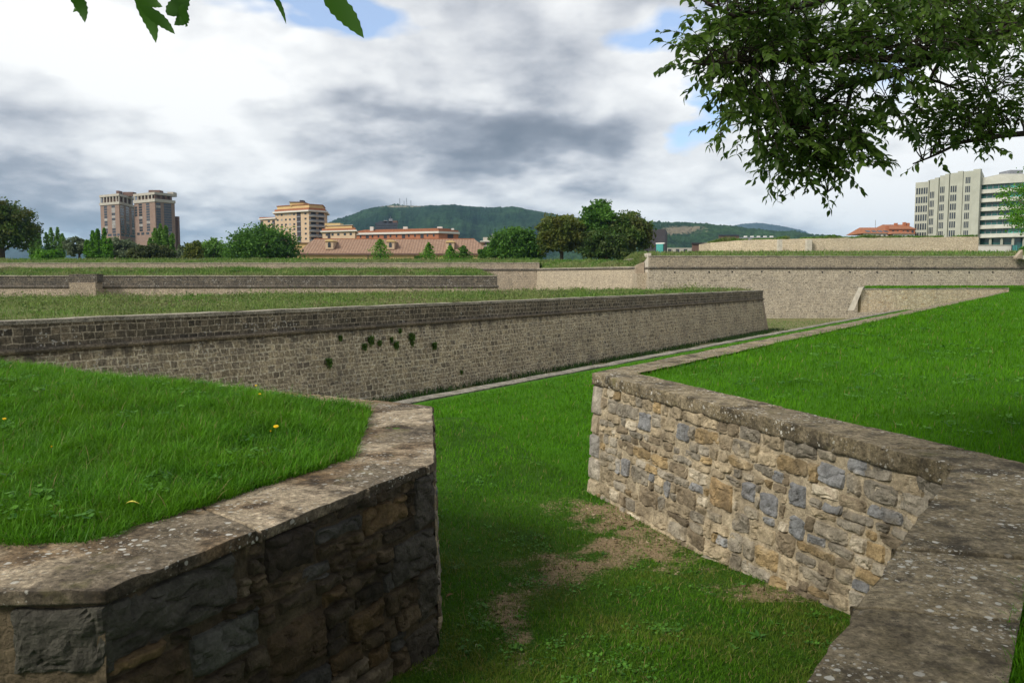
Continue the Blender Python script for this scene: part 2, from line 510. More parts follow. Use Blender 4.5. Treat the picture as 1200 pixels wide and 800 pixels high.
blue = t.mix(.30, t.mix(1.0, sky.outputs[0], (.95, 1.08, 1.25), 'MULTIPLY'), (5.5, 5.9, 6.4))
skyc = t.mix(cover, blue, ccol)
bg = t.n('ShaderNodeBackground', None, Color=skyc, Strength=.1)
t.n('ShaderNodeOutputWorld', None, Surface=bg.outputs[0])

# ------------------------------------------------------------------ camera
cam = bpy.data.cameras.new('camera')
cam.sensor_width = 36
cam.lens = FPX / 1200 * 36
cam.clip_end = 30000
cam.clip_start = .05
co = bpy.data.objects.new('camera', cam)
C.objects.link(co)
co.location = (0, 0, H)
co.rotation_euler = (math.pi / 2 - PITCH, 0, 0)
scene.camera = co

# ------------------------------------------------------------------ plan of the fortification
Zp = 1.8                                       # top of the near parapets
A2, B2 = P(697, 437, Zp), P(1125, 545, Zp)
N2 = P(955, 800, Zp)
U = Vector((.574, .819, 0)); U.normalize()     # run of the covered way
NRM = Vector((-U.y, U.x, 0))
F2 = A2 + U * 100
nd = (N2 - B2).normalized()
Nb = B2 + nd * 9.0
right_outer = [F2, A2, B2, Nb]
C1, C2 = P(505, 476, Zp), P(507, 541, Zp)
C3, C4 = P(122, 691, Zp), P(36, 693, Zp)
CL = Vector((-7.5, C4.y - .02, Zp))
CF = C1 + Vector((-1.44, .86, 0)).normalized() * 14
left_outer = [CL, C4, C3, C2, C1, CF]
K1 = P(480, 469, 0.0)
K2 = K1 + U * 72
K0 = K1 - U * 40
Zm = -2.5                                      # moat floor
Rv0, Rv1 = P(460, 469, Zm), P(901, 388, Zm)
rd = (Rv1 - Rv0).normalized()
RvL = Rv0 - rd * 60

def rn(a, b):
    tx, ty = b[0] - a[0], b[1] - a[1]
    l = math.hypot(tx, ty)
    return Vector((ty / l, -tx / l, 0))

def offset(poly, dist):
    """offset an open polyline to its right by dist (mitred)"""
    out = []
    n = len(poly)
    for i, p in enumerate(poly):
        if i == 0: m = rn(poly[0], poly[1])
        elif i == n - 1: m = rn(poly[-2], poly[-1])
        else:
            a, b = rn(poly[i - 1], p), rn(p, poly[i + 1])
            m = (a + b) / (1 + a.dot(b))
        out.append(Vector((p[0] + m.x * dist, p[1] + m.y * dist, p[2] if len(p) > 2 else 0)))
    return out

def gz(x, y):
    """height of the grass in the gap"""
    r = max(0.0, 9.0 - y)
    base = .10 * r if r < 12 else 1.2
    s = 1 / (1 + math.exp(-(10 - y) * 1.2))
    return base * s + .02 * mn.noise(Vector((x * .8, y * .8, 0)))

# ------------------------------------------------------------------ masonry with real stones
def frame(p0, p1, ztop, batter):
    n = rn(p0, p1)
    L = (Vector(p1[:2]) - Vector(p0[:2])).length
    tx, ty = (p1[0] - p0[0]) / L, (p1[1] - p0[1]) / L
    def fr(u, v, h):
        k = h + batter * (ztop - v)
        return (p0[0] + tx * u + n.x * k, p0[1] + ty * u + n.y * k, v)
    return fr, L

def put_stone(mb, fr, u0, u1, v0, v1, col, prot, seed, k=.35, gap=.010, res=.032, warp=.022, rough=.010, tilt=True, smear=None):
    nu = max(6, min(26, int((u1 - u0) / res) + 2))
    nv = max(6, min(20, int((v1 - v0) / res) + 2))
    uc, vc, hu, hv = (u0 + u1) / 2, (v0 + v1) / 2, (u1 - u0) / 2 - gap, (v1 - v0) / 2 - gap
    tu, tv = (random.uniform(-.012, .012), random.uniform(-.012, .012)) if tilt else (0, 0)
    rows = []
    jag = random.uniform(.5, 1.4)
    for j in range(nv + 1):
        row = []
        tt = -1 + 2 * j / nv
        tt = math.copysign(abs(tt) ** .75, tt)
        for i in range(nu + 1):
            s = -1 + 2 * i / nu
            s = math.copysign(abs(s) ** .75, s)
            x = s * math.sqrt(1 - k * tt * tt / 2)
            y = tt * math.sqrt(1 - k * s * s / 2)
            u, v = uc + x * hu, vc + y * hv
            q = Vector((u * 5.0, v * 5.0, seed * .37))
            q2 = Vector((u * 15.0, v * 15.0, seed * .61))
            u += warp * mn.noise(q) + .006 * mn.noise(q2)
            v += warp * .8 * mn.noise(q + Vector((9, 4, 2))) + .006 * mn.noise(q2 + Vector((3, 7, 1)))
            e = max(abs(s), abs(tt))
            if i in (0, nu) or j in (0, nv):
                h = -.03
            else:
                h = prot * (1 - e ** 5) + tu * s + tv * tt
                h += rough * jag * (mn.fractal(Vector((u * 9, v * 9, seed * 1.7)), 1.0, 2.0, 4))
                cr = mn.noise(Vector((u * 4, v * 11, seed * 2.1)))
                h += rough * .9 * (cr if cr > 0 else cr * .3)
                cz = abs(mn.noise(Vector((u * 5 + v * 2, v * 8, seed * 3.3))))
                h -= rough * 1.2 * max(0, .14 - cz) / .14
            d = 1 + .22 * mn.noise(Vector((u * 6, v * 6, seed)))
            cc = (col[0] * d, col[1] * d, col[2] * d)
            if smear:
                m_ = mn.fractal(Vector((u * 2.6, v * 2.6, 31)), 1.0, 2.0, 4) + .45 * max(0, .5 - v) + .25 * (e ** 3) - .32
                m_ = max(0, min(.6, m_ * 1.4))
                cc = tuple(a * (1 - m_) + b_ * m_ for a, b_ in zip(cc, smear))
                h -= m_ * .006
            row.append(mb.vert(fr(u, v, h), cc))
        rows.append(row)
    for j in range(nv):
        for i in range(nu):
            mb.face((rows[j][i], rows[j][i + 1], rows[j + 1][i + 1], rows[j + 1][i]))

def put_mortar(mb, fr, L, v0, v1, col, res=.06, amp=.008, base=-.002):
    nu, nv = max(2, int(L / res)), max(2, int((v1 - v0) / res))
    rows = []
    for j in range(nv + 1):
        row = []
        v = v0 + (v1 - v0) * j / nv
        for i in range(nu + 1):
            u = L * i / nu
            h = base + amp * mn.fractal(Vector((u * 6, v * 6, 4.2)), 1.0, 2.0, 3)
            d = 1 + .25 * mn.noise(Vector((u * 2.2, v * 2.2, 9)))
            row.append(mb.vert(fr(u, v, h), tuple(c * d for c in col)))
        rows.append(row)
    for j in range(nv):
        for i in range(nu):
            mb.face((rows[j][i], rows[j][i + 1], rows[j + 1][i + 1], rows[j + 1][i]))

def rubble(mb, fr, L, v0, v1, pal, courses=(.13, .28), widths=(.13, .46), prot=(.008, .03), fixed=(), u_start=0.0,
           skip=.04, kr=(.2, .75), **kw):
    """fixed: rects (u0,u1,v0,v1) already taken by other stones"""
    v = v0
    while v < v1 - .05:
        h = random.uniform(*courses)
        if v1 - (v + h) < courses[0] * .6: h = v1 - v
        u = u_start - random.uniform(0, .2)
        while u < L:
            wd = random.uniform(*widths) * (.7 + h / courses[1] * .6)
            a, b = max(u, u_start), min(u + wd, L)
            if L - b < .09: b = L
            u = b if b > u else u + wd
            if b - a < .06: 
                if b >= L: break
                continue
            cells = [(a, b, v, v + h)]
            if h > .19 and random.random() < .38:
                m = v + h * random.uniform(.38, .62)
                cells = [(a, b, v, m), (a, b, m, v + h)]
                if b - a > .3 and random.random() < .6:
                    q = a + (b - a) * random.uniform(.35, .65)
                    cells = [(a, q, v, m), (q, b, v, m), cells[1]]
            for (x0, x1, y0, y1) in cells:
                hit = False
                for (f0, f1, g0, g1) in fixed:
                    ox, oy = min(x1, f1) - max(x0, f0), min(y1, g1) - max(y0, g0)
                    if ox > 0.01 and oy > 0.02:
                        # trim the side that is hit least
                        cuts = [(f0 - x0, 'r', f0), (x1 - f1, 'l', f1), (g0 - y0, 't', g0), (y1 - g1, 'b', g1)]
                        s, side, val = max(cuts)
                        if s < .07: hit = True; break
                        if side == 'r': x1 = val
                        elif side == 'l': x0 = val
                        elif side == 't': y1 = val
                        else: y0 = val
                if hit or x1 - x0 < .05 or y1 - y0 < .04 or random.random() < skip: continue
                c = random.choices([p[1] for p in pal], [p[0] for p in pal])[0]
                g = random.uniform(.68, 1.28)
                put_stone(mb, fr, x0, x1, y0, y1, [q * g for q in c], random.uniform(*prot), random.random() * 90,
                          k=random.uniform(*kr), **kw)
        v += h

def coping_ribbon(outer, width, ztop, th, joints, face_shade=1.0, over=.03, seed=0, skipseg=(), ampz=.010, res=.05, tint=.16, rough=.012, zvar=.006, n_across=11, arris=1.0):
    mb = MB()
    inner = offset(outer, -width)
    out = offset(outer, over)
    s0 = 0
    prev = None
    jpos = sorted(joints)
    rb = [random.uniform(-zvar, zvar) for _ in range(len(jpos) + 2)]
    rt = [1 + tint * (1 if q % 2 else -1) * random.uniform(.3, 1) for q in range(len(jpos) + 2)]
    for k in range(len(outer) - 1):
        L = (outer[k + 1] - outer[k]).length
        n = max(2, int(L / res)) if L < 25 else int(L / .25)
        ss = [L * i / n for i in range(n + 1)]
        for j in jpos:
            if s0 + .02 < j < s0 + L - .02:
                ss += [j - s0 - .017, j - s0 - .010, j - s0 + .010, j - s0 + .017]
        ss = sorted(ss)
        if k in skipseg:
            s0 += L
            prev = None
            continue
        for s in ss:
            if prev is not None and s == 0: continue
            f = s / L
            po, pi = out[k].lerp(out[k + 1], f), inner[k].lerp(inner[k + 1], f)
            S = s0 + s
            bi = sum(1 for j in jpos if S > j)
            jd = min([abs(S - j) for j in jpos] + [9])
            dip = .034 if jd < .0105 else 0.0
            prof = []
            inw = (pi - po)
            wl = inw.length
            inw = inw / wl
            prof.append((.07, -th))
            for q in range(6):
                prof.append((0.0, -th + (th - .006) * q / 5))
            for q in range(n_across + 1):
                prof.append((.004 + (wl - .004) * q / n_across, 0.0))
            ring = []
            for qi, (a, z) in enumerate(prof):
                p = po + inw * a
                pt = Vector((p.x, p.y, ztop + z))
                fr1 = mn.fractal(pt * 7 + Vector((seed, 0, 0)), 1.0, 2.0, 4)
                lo = mn.noise(pt * 1.7 + Vector((seed, 3, 0)))
                side = 1 <= qi <= 7
                if side:
                    k2 = rough * (1.3 * fr1 + 1.0 * mn.noise(pt * 4)) - dip * .6
                    p = p - inw * k2 * -1
                    # broken lower arris
                    if qi <= 3:
                        p = p + inw * max(0, mn.noise(pt * 3.3 + Vector((1, 5, 2)))) * .05 * arris * (4 - qi) / 3
                zz = ztop + z + rb[bi] + (ampz * (.6 * lo + .45 * fr1) if z > -.05 else 0.0)
                if qi > 6: zz -= dip
                if qi in (7,):
                    zz -= max(0, mn.noise(pt * 5)) * .02 * arris
                tc = rt[bi] * (.16 if (dip and qi > 6) else 1) * (face_shade if qi < 7 else 1)  # front rows darkened: the side face's shade is put into the colour
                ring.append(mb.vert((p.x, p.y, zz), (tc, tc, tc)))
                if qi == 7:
                    mb.c[-1] = (tc * face_shade, tc * face_shade, tc * face_shade, 1)
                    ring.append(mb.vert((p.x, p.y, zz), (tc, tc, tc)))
            if prev is not None:
                for q in range(len(ring) - 1):
                    if q != 7: mb.face((prev[q], ring[q], ring[q + 1], prev[q + 1]))
            prev = ring
        s0 += L
    return mb

# ---- right parapet
OCHRE, TAN, BROWN, GREY, BLUE, PALE = (.275, .205, .11), (.32, .265, .18), (.185, .15, .102), (.255, .23, .185), (.205, .21, .215), (.39, .345, .265)
MORT = (.36, .305, .215)
pal_r = [(1.3, OCHRE), (3.0, TAN), (1.6, BROWN), (3.2, GREY), (1.2, BLUE), (1.5, PALE)]
rp = empty('parapet_wall', (A2.x, A2.y, 0), 'rough rubble parapet wall of ochre and blue grey stones, right of the grassy gap', 'wall')
TH = .17
mb = MB(); mo = MB()
fr, L = frame(A2, B2, Zp, .055)
fixed = []
vq = -.35
while vq < Zp - TH - .05:                       # corner stones at the salient corner
    hq = random.uniform(.26, .42)
    if Zp - TH - vq - hq < .2: hq = Zp - TH - vq
    wq = random.uniform(.22, .36)
    fixed.append((0.0, wq, vq, vq + hq))
    c = [(.33, .30, .25), (.27, .26, .24), (.37, .31, .22)][len(fixed) % 3]
    put_stone(mb, fr, -.02, wq, vq, vq + hq, c, .028, random.random() * 90, k=.08, gap=.006, warp=.008, rough=.006)
    vq += hq
u_of = lambda px, py: None
big = [(3.05, 3.5, .66, .98, (.27, .195, .105)), (3.62, 3.86, .86, 1.08, (.20, .205, .215)), (3.95, 4.24, .80, 1.04, (.195, .20, .21)),
       (4.36, 4.62, 1.0, 1.24, (.19, .198, .208)), (4.40, 4.63, .70, .93, (.20, .208, .215)), (4.74, 5.08, 1.3, 1.53, (.23, .235, .24)),
       (1.35, 1.7, 1.2, 1.46, (.21, .215, .222)), (2.3, 2.6, 1.24, 1.48, (.20, .208, .215)), (.95, 1.22, .5, .76, (.21, .212, .215))]
for b in big:
    if b[1] < L - .05:
        fixed.append(b[:4])
        put_stone(mb, fr, *b[:4], b[4], random.uniform(.012, .024), random.random() * 90, k=random.uniform(.1, .4), res=.026, rough=.014, warp=.034)
rubble(mb, fr, L, -.35, Zp - TH + .02, pal_r, fixed=fixed, kr=(.08, .5), prot=(.002, .024), courses=(.09, .235), widths=(.11, .42), gap=.004, res=.024, rough=.016, warp=.030, smear=MORT, skip=.015)
for (a_, b_, c_, d_, q_) in ((L - 1.0, L - .62, 1.50, 1.64, GREY), (L - .62, L - .3, 1.44, 1.63, TAN), (L - .32, L - .02, 1.38, 1.62, GREY), (L - .8, L - .45, 1.30, 1.46, PALE), (L - .46, L - .08, 1.18, 1.38, TAN)):
    put_stone(mb, fr, a_, b_, c_, d_, q_, .002, random.random() * 90, k=.3, gap=.004, res=.024, rough=.014, warp=.03, smear=MORT)
put_mortar(mo, fr, L, -.45, Zp - TH + .03, MORT, base=-.016, amp=.011)
L1 = L
fr, L = frame(B2, Nb, Zp, .03)
rubble(mb, fr, L, -.35, Zp - TH + .02, pal_r, res=.06)
put_mortar(mo, fr, L, -.45, Zp - TH + .03, (.41, .335, .23), res=.12)
fr, L = frame(A2 + U * 14, A2, Zp, .04)
rubble(mb, fr, L, -.35, Zp - TH + .02, pal_r, res=.07)
fr, L = frame(F2, A2, Zp, .04)
put_mortar(mo, fr, L, -.45, Zp - TH + .03, (.36, .30, .22), res=.3)
mb.build('rubble_stones', M['stone_r'], rp, smooth=False)
mo.build('mortar', M['mortar'], rp, smooth=True)
jr = [100 - 1.1 * i for i in range(1, 60)]
s = 100.25
while s < 100 + L1 + 9: 
    s += random.uniform(.7, 1.25); jr.append(s)
coping_ribbon(right_outer, .545, Zp, TH, jr, face_shade=.8, over=.03, seed=3, ampz=.014, res=.045).build('coping', M['coping_r'], rp, smooth=True)

# ---- left parapet
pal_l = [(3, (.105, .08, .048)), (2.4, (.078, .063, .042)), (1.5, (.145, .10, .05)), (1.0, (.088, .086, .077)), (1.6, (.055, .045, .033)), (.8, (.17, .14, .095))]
lp = empty('parapet_wall', (C2.x, C2.y, 0), 'dark mossy parapet wall with lichen speckled coping holding the grass mound left of the gap', 'wall')
mb = MB(); mo = MB()
THL = .065
fr, L = frame(C3, C2, Zp, .02)
fixed = []
specs = [(-.02, .80, Zp - .36, Zp - THL, (.085, .082, .068)), (.46, .95, Zp - .66, Zp - .42, (.11, .112, .098)),
         (-.02, .44, Zp - .72, Zp - .42, (.085, .062, .036)), (L - .26, L + .02, Zp - .48, Zp - THL, (.10, .092, .078)),
         (L - .55, L + .02, Zp - .80, Zp - .49, (.10, .094, .08)), (L - .24, L + .02, Zp - 1.2, Zp - .81, (.12, .11, .09)),
         (L - .42, L + .02, Zp - 1.6, Zp - 1.21, (.10, .088, .068)), (1.0, 1.5, Zp - .95, Zp - .62, (.09, .064, .038)),
         (1.0, 1.42, Zp - .34, Zp - THL, (.05, .04, .03))]
for (a, b, c, d, colr) in specs:
    fixed.append((a, b, c, d))
    put_stone(mb, fr, a, b, c, d, colr, .03, random.random() * 90, k=.06, gap=.005, res=.016, warp=.012, rough=.022)
rubble(mb, fr, L, .1, Zp - THL + .02, pal_l, fixed=fixed, kr=(.05, .35), prot=(.004, .04), courses=(.09, .22), widths=(.13, .46), rough=.026, res=.016, warp=.026, gap=.006)
put_mortar(mo, fr, L, -.2, Zp - THL + .02, (.10, .08, .052), res=.04, amp=.012, base=-.018)
fr, L = frame(CL, C3, Zp, .02)
fixed = [(L - .47, L + .01, Zp - .40, Zp - THL)]
put_stone(mb, fr, L - .42, L + .02, Zp - .40, Zp - THL, (.07, .067, .055), .03, 4.4, k=.06, gap=.006, res=.025, rough=.015)
rubble(mb, fr, L, .3, Zp - THL + .02, pal_l, fixed=fixed, prot=(.005, .04), rough=.02, res=.04)
put_mortar(mo, fr, L, 0, Zp - THL + .02, (.12, .094, .06), res=.08, amp=.012)
for a, b in ((C2, C1), (C1, CF)):
    fr, L = frame(a, b, Zp, .03)
    rubble(mb, fr, L, -.3, Zp - THL + .02, pal_r, res=.06)
    put_mortar(mo, fr, L, -.4, Zp - THL + .02, (.3, .25, .17), res=.12)
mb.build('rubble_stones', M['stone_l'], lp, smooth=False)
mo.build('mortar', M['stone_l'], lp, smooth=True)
sL = (C4 - CL).length
jl = [sL - 1.4, sL - .02, sL + (C3 - C4).length + .95, sL + (C3 - C4).length + 1.95]
sC2 = sL + (C3 - C4).length + (C2 - C3).length
jl += [sC2 - .12, sC2 + .75, sC2 + 1.55, sC2 + 2.6]
for i in range(12): jl.append(sC2 + 3.5 + i * 1.1)
coping_ribbon(left_outer, .66, Zp, THL, jl, face_shade=.5, over=.015, seed=8, ampz=.011, res=.035, tint=.42, rough=.005, arris=.35).build('coping', M['coping_l'], lp, smooth=True)

# ------------------------------------------------------------------ ground sheets
def grid_sheet(name, poly_test, zf, x0, x1, y0, y1, nx, ny, mat, label, cat, bare=None):
    xs, ys = np.linspace(x0, x1, nx), np.linspace(y0, y1, ny)
    verts, attr = [], []
    for y in ys:
        for x in xs:
            verts.append((x, y, zf(x, y)))
            attr.append(bare(x, y) if bare else 0.0)
    faces = []
    for j in range(ny - 1):
        for i in range(nx - 1):
            cx, cy = (xs[i] + xs[i + 1]) / 2, (ys[j] + ys[j + 1]) / 2
            if poly_test is None or poly_test(cx, cy):
                a = j * nx + i
                faces += [a, a + 1, a + nx + 1, a + nx]
    f = np.array(faces)
    o = np_mesh(name, np.array(verts), f, np.full(len(f) // 4, 4), mat, attrs={'bare': np.array(attr)})
    return tag(o, label, cat, kind='structure')

def side(a, b):
    """signed distance left of the line a->b"""
    dx_, dy_ = b[0] - a[0], b[1] - a[1]
    l = math.hypot(dx_, dy_)
    return lambda x, y: (dx_ * (y - a[1]) - dy_ * (x - a[0])) / l

sd_AB, sd_BN, sd_FA = side(A2, B2), side(B2, Nb), side(F2, A2)
sd_K = side(K0, K2)
sd_L = [side(left_outer[i], left_outer[i + 1]) for i in range(5)]

def in_lawn(x, y, m=0.0):
    """inside the right lawn, m metres from the wall face"""
    # region left of (A->B), left of (F->A); concave at B: left of (A->B) and left of (B->N) joined
    if sd_FA(x, y) < m: return False
    return sd_AB(x, y) > m or sd_BN(x, y) > m

def in_mound(x, y, m=0.0):
    return all(f(x, y) > m for f in sd_L)

def bare_gap(x, y):
    n1 = mn.fractal(Vector((x * .9, y * .9, 2.0)), 1.0, 2.0, 4)
    n2 = mn.fractal(Vector((x * 3.1, y * 3.1, 7.0)), 1.0, 2.0, 3)
    d_w = -sd_AB(x, y)
    b = 0
    # trodden strip along the wall foot, and a worn line towards the lens
    if A2.y - 4.6 < y < A2.y + .3:
        b += .62 * math.exp(-((d_w - .55) / .6) ** 2) * min(1, max(0, (A2.y + .3 - y) / .9))
    c = P(640, 640, .15)
    b += .5 * math.exp(-(((x - c.x) / .7) ** 2 + ((y - c.y) / 1.0) ** 2))
    c = P(603, 745, .28)
    b += .8 * math.exp(-(((x - c.x - .05 * mn.noise(Vector((0, y * 2, 0)))) / .15) ** 2 + ((y - c.y) / .75) ** 2))
    dl = -sd_L[2](x, y)
    b += .45 * math.exp(-(dl / .35) ** 2)
    b = min(1, b)
    return max(0, min(1, b * (.62 + .75 * n1 + .55 * n2)))

allow_gap = lambda x, y: sd_K(x, y) < -.25
tag(grid_sheet('gap_lawn', allow_gap, gz, -30, 70, -4, 115, 260, 300, M['turf_lawn'],
               'sunken grass floor of the covered way and gap between the two parapets', 'grass ground', None), None)
near = grid_sheet('gap_path', lambda x, y: sd_AB(x, y) < .05 and not in_mound(x, y, .05) and sd_BN(x, y) < .3,
                  lambda x, y: gz(x, y) + .035, -4, 6, 3, 18, 200, 300, M['turf_gap'],
                  'worn ground with bare brown earth between the two near parapets', 'ground', bare_gap)

def lawn_z(x, y):
    m = max(0, min(sd_FA(x, y), max(sd_AB(x, y), sd_BN(x, y)), 3.0) - .5)
    s = sd_FA(x, y)
    rise = .10 * (1 - math.exp(-m / 1.0))
    swell = .25 * math.exp(-((s - 14) / 9.0) ** 2) * min(1, max(0, (y - 12) / 25)) 
    return Zp - .05 + rise + swell * .6 + .03 * mn.noise(Vector((x * .25, y * .25, 1)))

grid_sheet('lawn', lambda x, y: in_lawn(x, y, .35), lawn_z, -8, 100, -9, 110, 300, 330, M['turf_lawn'],
           'bright mown lawn sloping away behind the right hand parapet', 'lawn')

def mound_z(x, y):
    m = min(f(x, y) for f in sd_L) - .6
    return Zp - .03 + .34 * (1 - math.exp(-max(0, m) / .75)) * min(1, max(.3, (y - 4) / 5)) + .05 * mn.noise(Vector((x * .7, y * .7, 5)))

grid_sheet('grass_mound', lambda x, y: in_mound(x, y, .35), mound_z, -14, 0.5, 3, 17, 150, 150, M['turf_lawn'],
           'lush grass mound behind the dark left parapet', 'grass mound')

# big base ground = the moat floor level, to the horizon
mb = MB()
mb.quad((-5000, -45, Zm), (5000, -45, Zm), (5000, 7900, Zm), (-5000, 7900, Zm))
go = mb.build('ground', M['turf_moat'])
tag(go, 'dry grassy moat floor and open ground', 'ground', kind='structure')

# ------------------------------------------------------------------ blades of grass
def blades(name, pts, h, wd, lean, mat, label, cat, seg=2, kind='stuff', rnd=None, parent=None):
    n = len(pts)
    az_ = rng.uniform(0, 2 * np.pi, n)
    tw = az_ + rng.uniform(-.6, .6, n) + np.pi / 2
    dirx, diry = np.cos(az_), np.sin(az_)
    px_, py_ = np.cos(tw), np.sin(tw)
    ts = np.linspace(0, 1, seg + 1)
    V = []
    for k, tt in enumerate(ts):
        cx = pts[:, 0] + dirx * h * lean * tt ** 2
        cy = pts[:, 1] + diry * h * lean * tt ** 2
        cz = pts[:, 2] + h * (tt - .35 * lean * tt ** 2)
        if k < seg:
            ww = wd * (1 - tt) ** .6 / 2
            V.append(np.stack([cx - px_ * ww, cy - py_ * ww, cz], 1))
            V.append(np.stack([cx + px_ * ww, cy + py_ * ww, cz], 1))
        else:
            V.append(np.stack([cx, cy, cz], 1))
    nv = 2 * seg + 1
    verts = np.stack(V, 1).reshape(-1, 3)
    base = (np.arange(n) * nv)[:, None]
    pat = []
    tot = []
    for k in range(seg - 1):
        pat += [2 * k, 2 * k + 1, 2 * k + 3, 2 * k + 2]; tot.append(4)
    pat += [2 * seg - 2, 2 * seg - 1, 2 * seg]; tot.append(3)
    faces = (base + np.array(pat)[None, :]).ravel()
    lt = np.tile(np.array(tot), n)
    r = rng.random(n) if rnd is None else rnd
    o = np_mesh(name, verts, faces, lt, mat, parent, {'rnd': np.repeat(r, nv), 'pick': np.repeat(rng.random(n), nv)})
    if parent is None: tag(o, label, cat, kind=kind)
    return o

def scatter(n, d0, d1, margin, test, zf):
    """positions with density falling as the square of the distance from the viewpoint"""
    d = d0 * np.exp(rng.random(n) * math.log(d1 / d0))
    x = (rng.random(n) * 2 - 1) * d * margin
    out = [(a, b, zf(a, b)) for a, b in zip(x, d) if test(a, b)]
    return np.array(out) if out else np.zeros((0, 3))

# left mound: long blades
def mtest(x, y):
    m = min(f(x, y) for f in sd_L)
    return m > .62 + .05 * mn.noise(Vector((x * 6, y * 6, 0)))
pm = scatter(960000, 3.3, 16, 1.02, mtest, mound_z)
dm = pm[:, 1]
edge = np.array([min(f(x, y) for f in sd_L) for x, y in pm[:, :2]])
clump = np.array([mn.noise(Vector((x * 2.2, y * 2.2, 3))) for x, y in pm[:, :2]])
clump += .5 * np.array([mn.noise(Vector((x * 6, y * 6, 9))) for x, y in pm[:, :2]])
hm = np.clip(.075 + .055 * clump + rng.gamma(2, .018, len(pm)), .03, .25) * np.clip(.8 + edge * .2, .8, 1.1)
blades('mound_grass', pm, hm, (.0030 + rng.random(len(pm)) * .0032) + .00030 * dm, rng.uniform(.2, 1.15, len(pm)), M['grass_mound'],
       'long lush grass blades covering the mound on the left', 'grass', 3, rnd=np.clip(rng.random(len(pm)) * .75 + .35 * clump + .12, 0, 1))

# right lawn
def ltest(x, y):
    if not in_lawn(x, y, .52 + .05 * mn.noise(Vector((x * 5, y * 5, 0)))): return False
    return True
pl = scatter(680000, 2.6, 110, .95, ltest, lawn_z)
dl_ = pl[:, 1]
sc = np.clip(dl_ / 9, 1, 12) ** .8
cl_ = np.array([mn.noise(Vector((x * 1.1, y * 1.1, 33))) + .6 * mn.noise(Vector((x * 3.7, y * 3.7, 5))) for x, y in pl[:, :2]])
hl = np.clip(.036 + .018 * cl_ + rng.gamma(2, .012, len(pl)), .015, .2) * np.clip(sc, 1, 2.2)
blades('lawn_grass', pl, hl, (.0045 + rng.random(len(pl)) * .003) * sc, rng.uniform(.2, 1.1, len(pl)), M['grass_lawn'],
       'short mown grass of the bright lawn on the right', 'grass', 2, rnd=np.clip(rng.random(len(pl)) * .8 + .28 * cl_ + .1, 0, 1))

# the gap and the covered way
def gtest(x, y):
    if sd_K(x, y) > -.75: return False
    if sd_FA(x, y) > -.05 and sd_AB(x, y) > -.05: return False
    if sd_AB(x, y) > -.10 and y < A2.y: return False
    if in_mound(x, y, -.07): return False
    if sd_BN(x, y) > 0 and y < B2.y: return False
    b = bare_gap(x, y) if y < 16 else 0
    if y < 10: b += .10
    b += (.75 * mn.noise(Vector((x * 9, y * 9, 4))) + .5 * mn.noise(Vector((x * 24, y * 24, 8)))) * (b > .08)
    return random.random() > min(.80, b * 1.25 - .2)
pg = scatter(680000, 4.9, 100, .66, gtest, lambda x, y: gz(x, y) + (.03 if y < 17.5 else 0))
dg = pg[:, 1]
sc = np.clip(dg / 8, 1, 12) ** .8
cg = np.array([mn.noise(Vector((x * 1.6, y * 1.6, 13))) for x, y in pg[:, :2]])
bg_ = np.array([bare_gap(x, y) if y < 16 else 0 for x, y in pg[:, :2]])
hg = (.028 + .014 * cg + rng.gamma(2, .010, len(pg))) * np.clip(sc, 1, 2.0) * (1 - .45 * bg_)
hg = np.clip(hg, .012, .3)
farl = dg + rng.normal(0, .7, len(dg)) + .6 * cg > 10.2
blades('gap_grass', pg[~farl], hg[~farl], ((.0045 + rng.random(len(pg)) * .003) * sc)[~farl], rng.uniform(.2, 1.2, len(pg))[~farl],
       M['grass_gap'], 'short patchy grass on the floor of the gap between the parapets', 'grass', 2,
       rnd=np.clip(rng.random(len(pg)) * .75 + .3 * cg + .1, 0, 1)[~farl])
blades('covered_way_grass', pg[farl], hg[farl], ((.0045 + rng.random(len(pg)) * .003) * sc)[farl], rng.uniform(.2, 1.2, len(pg))[farl],
       M['grass_lawn'], 'bright even grass of the covered way beyond the gap', 'grass', 2)

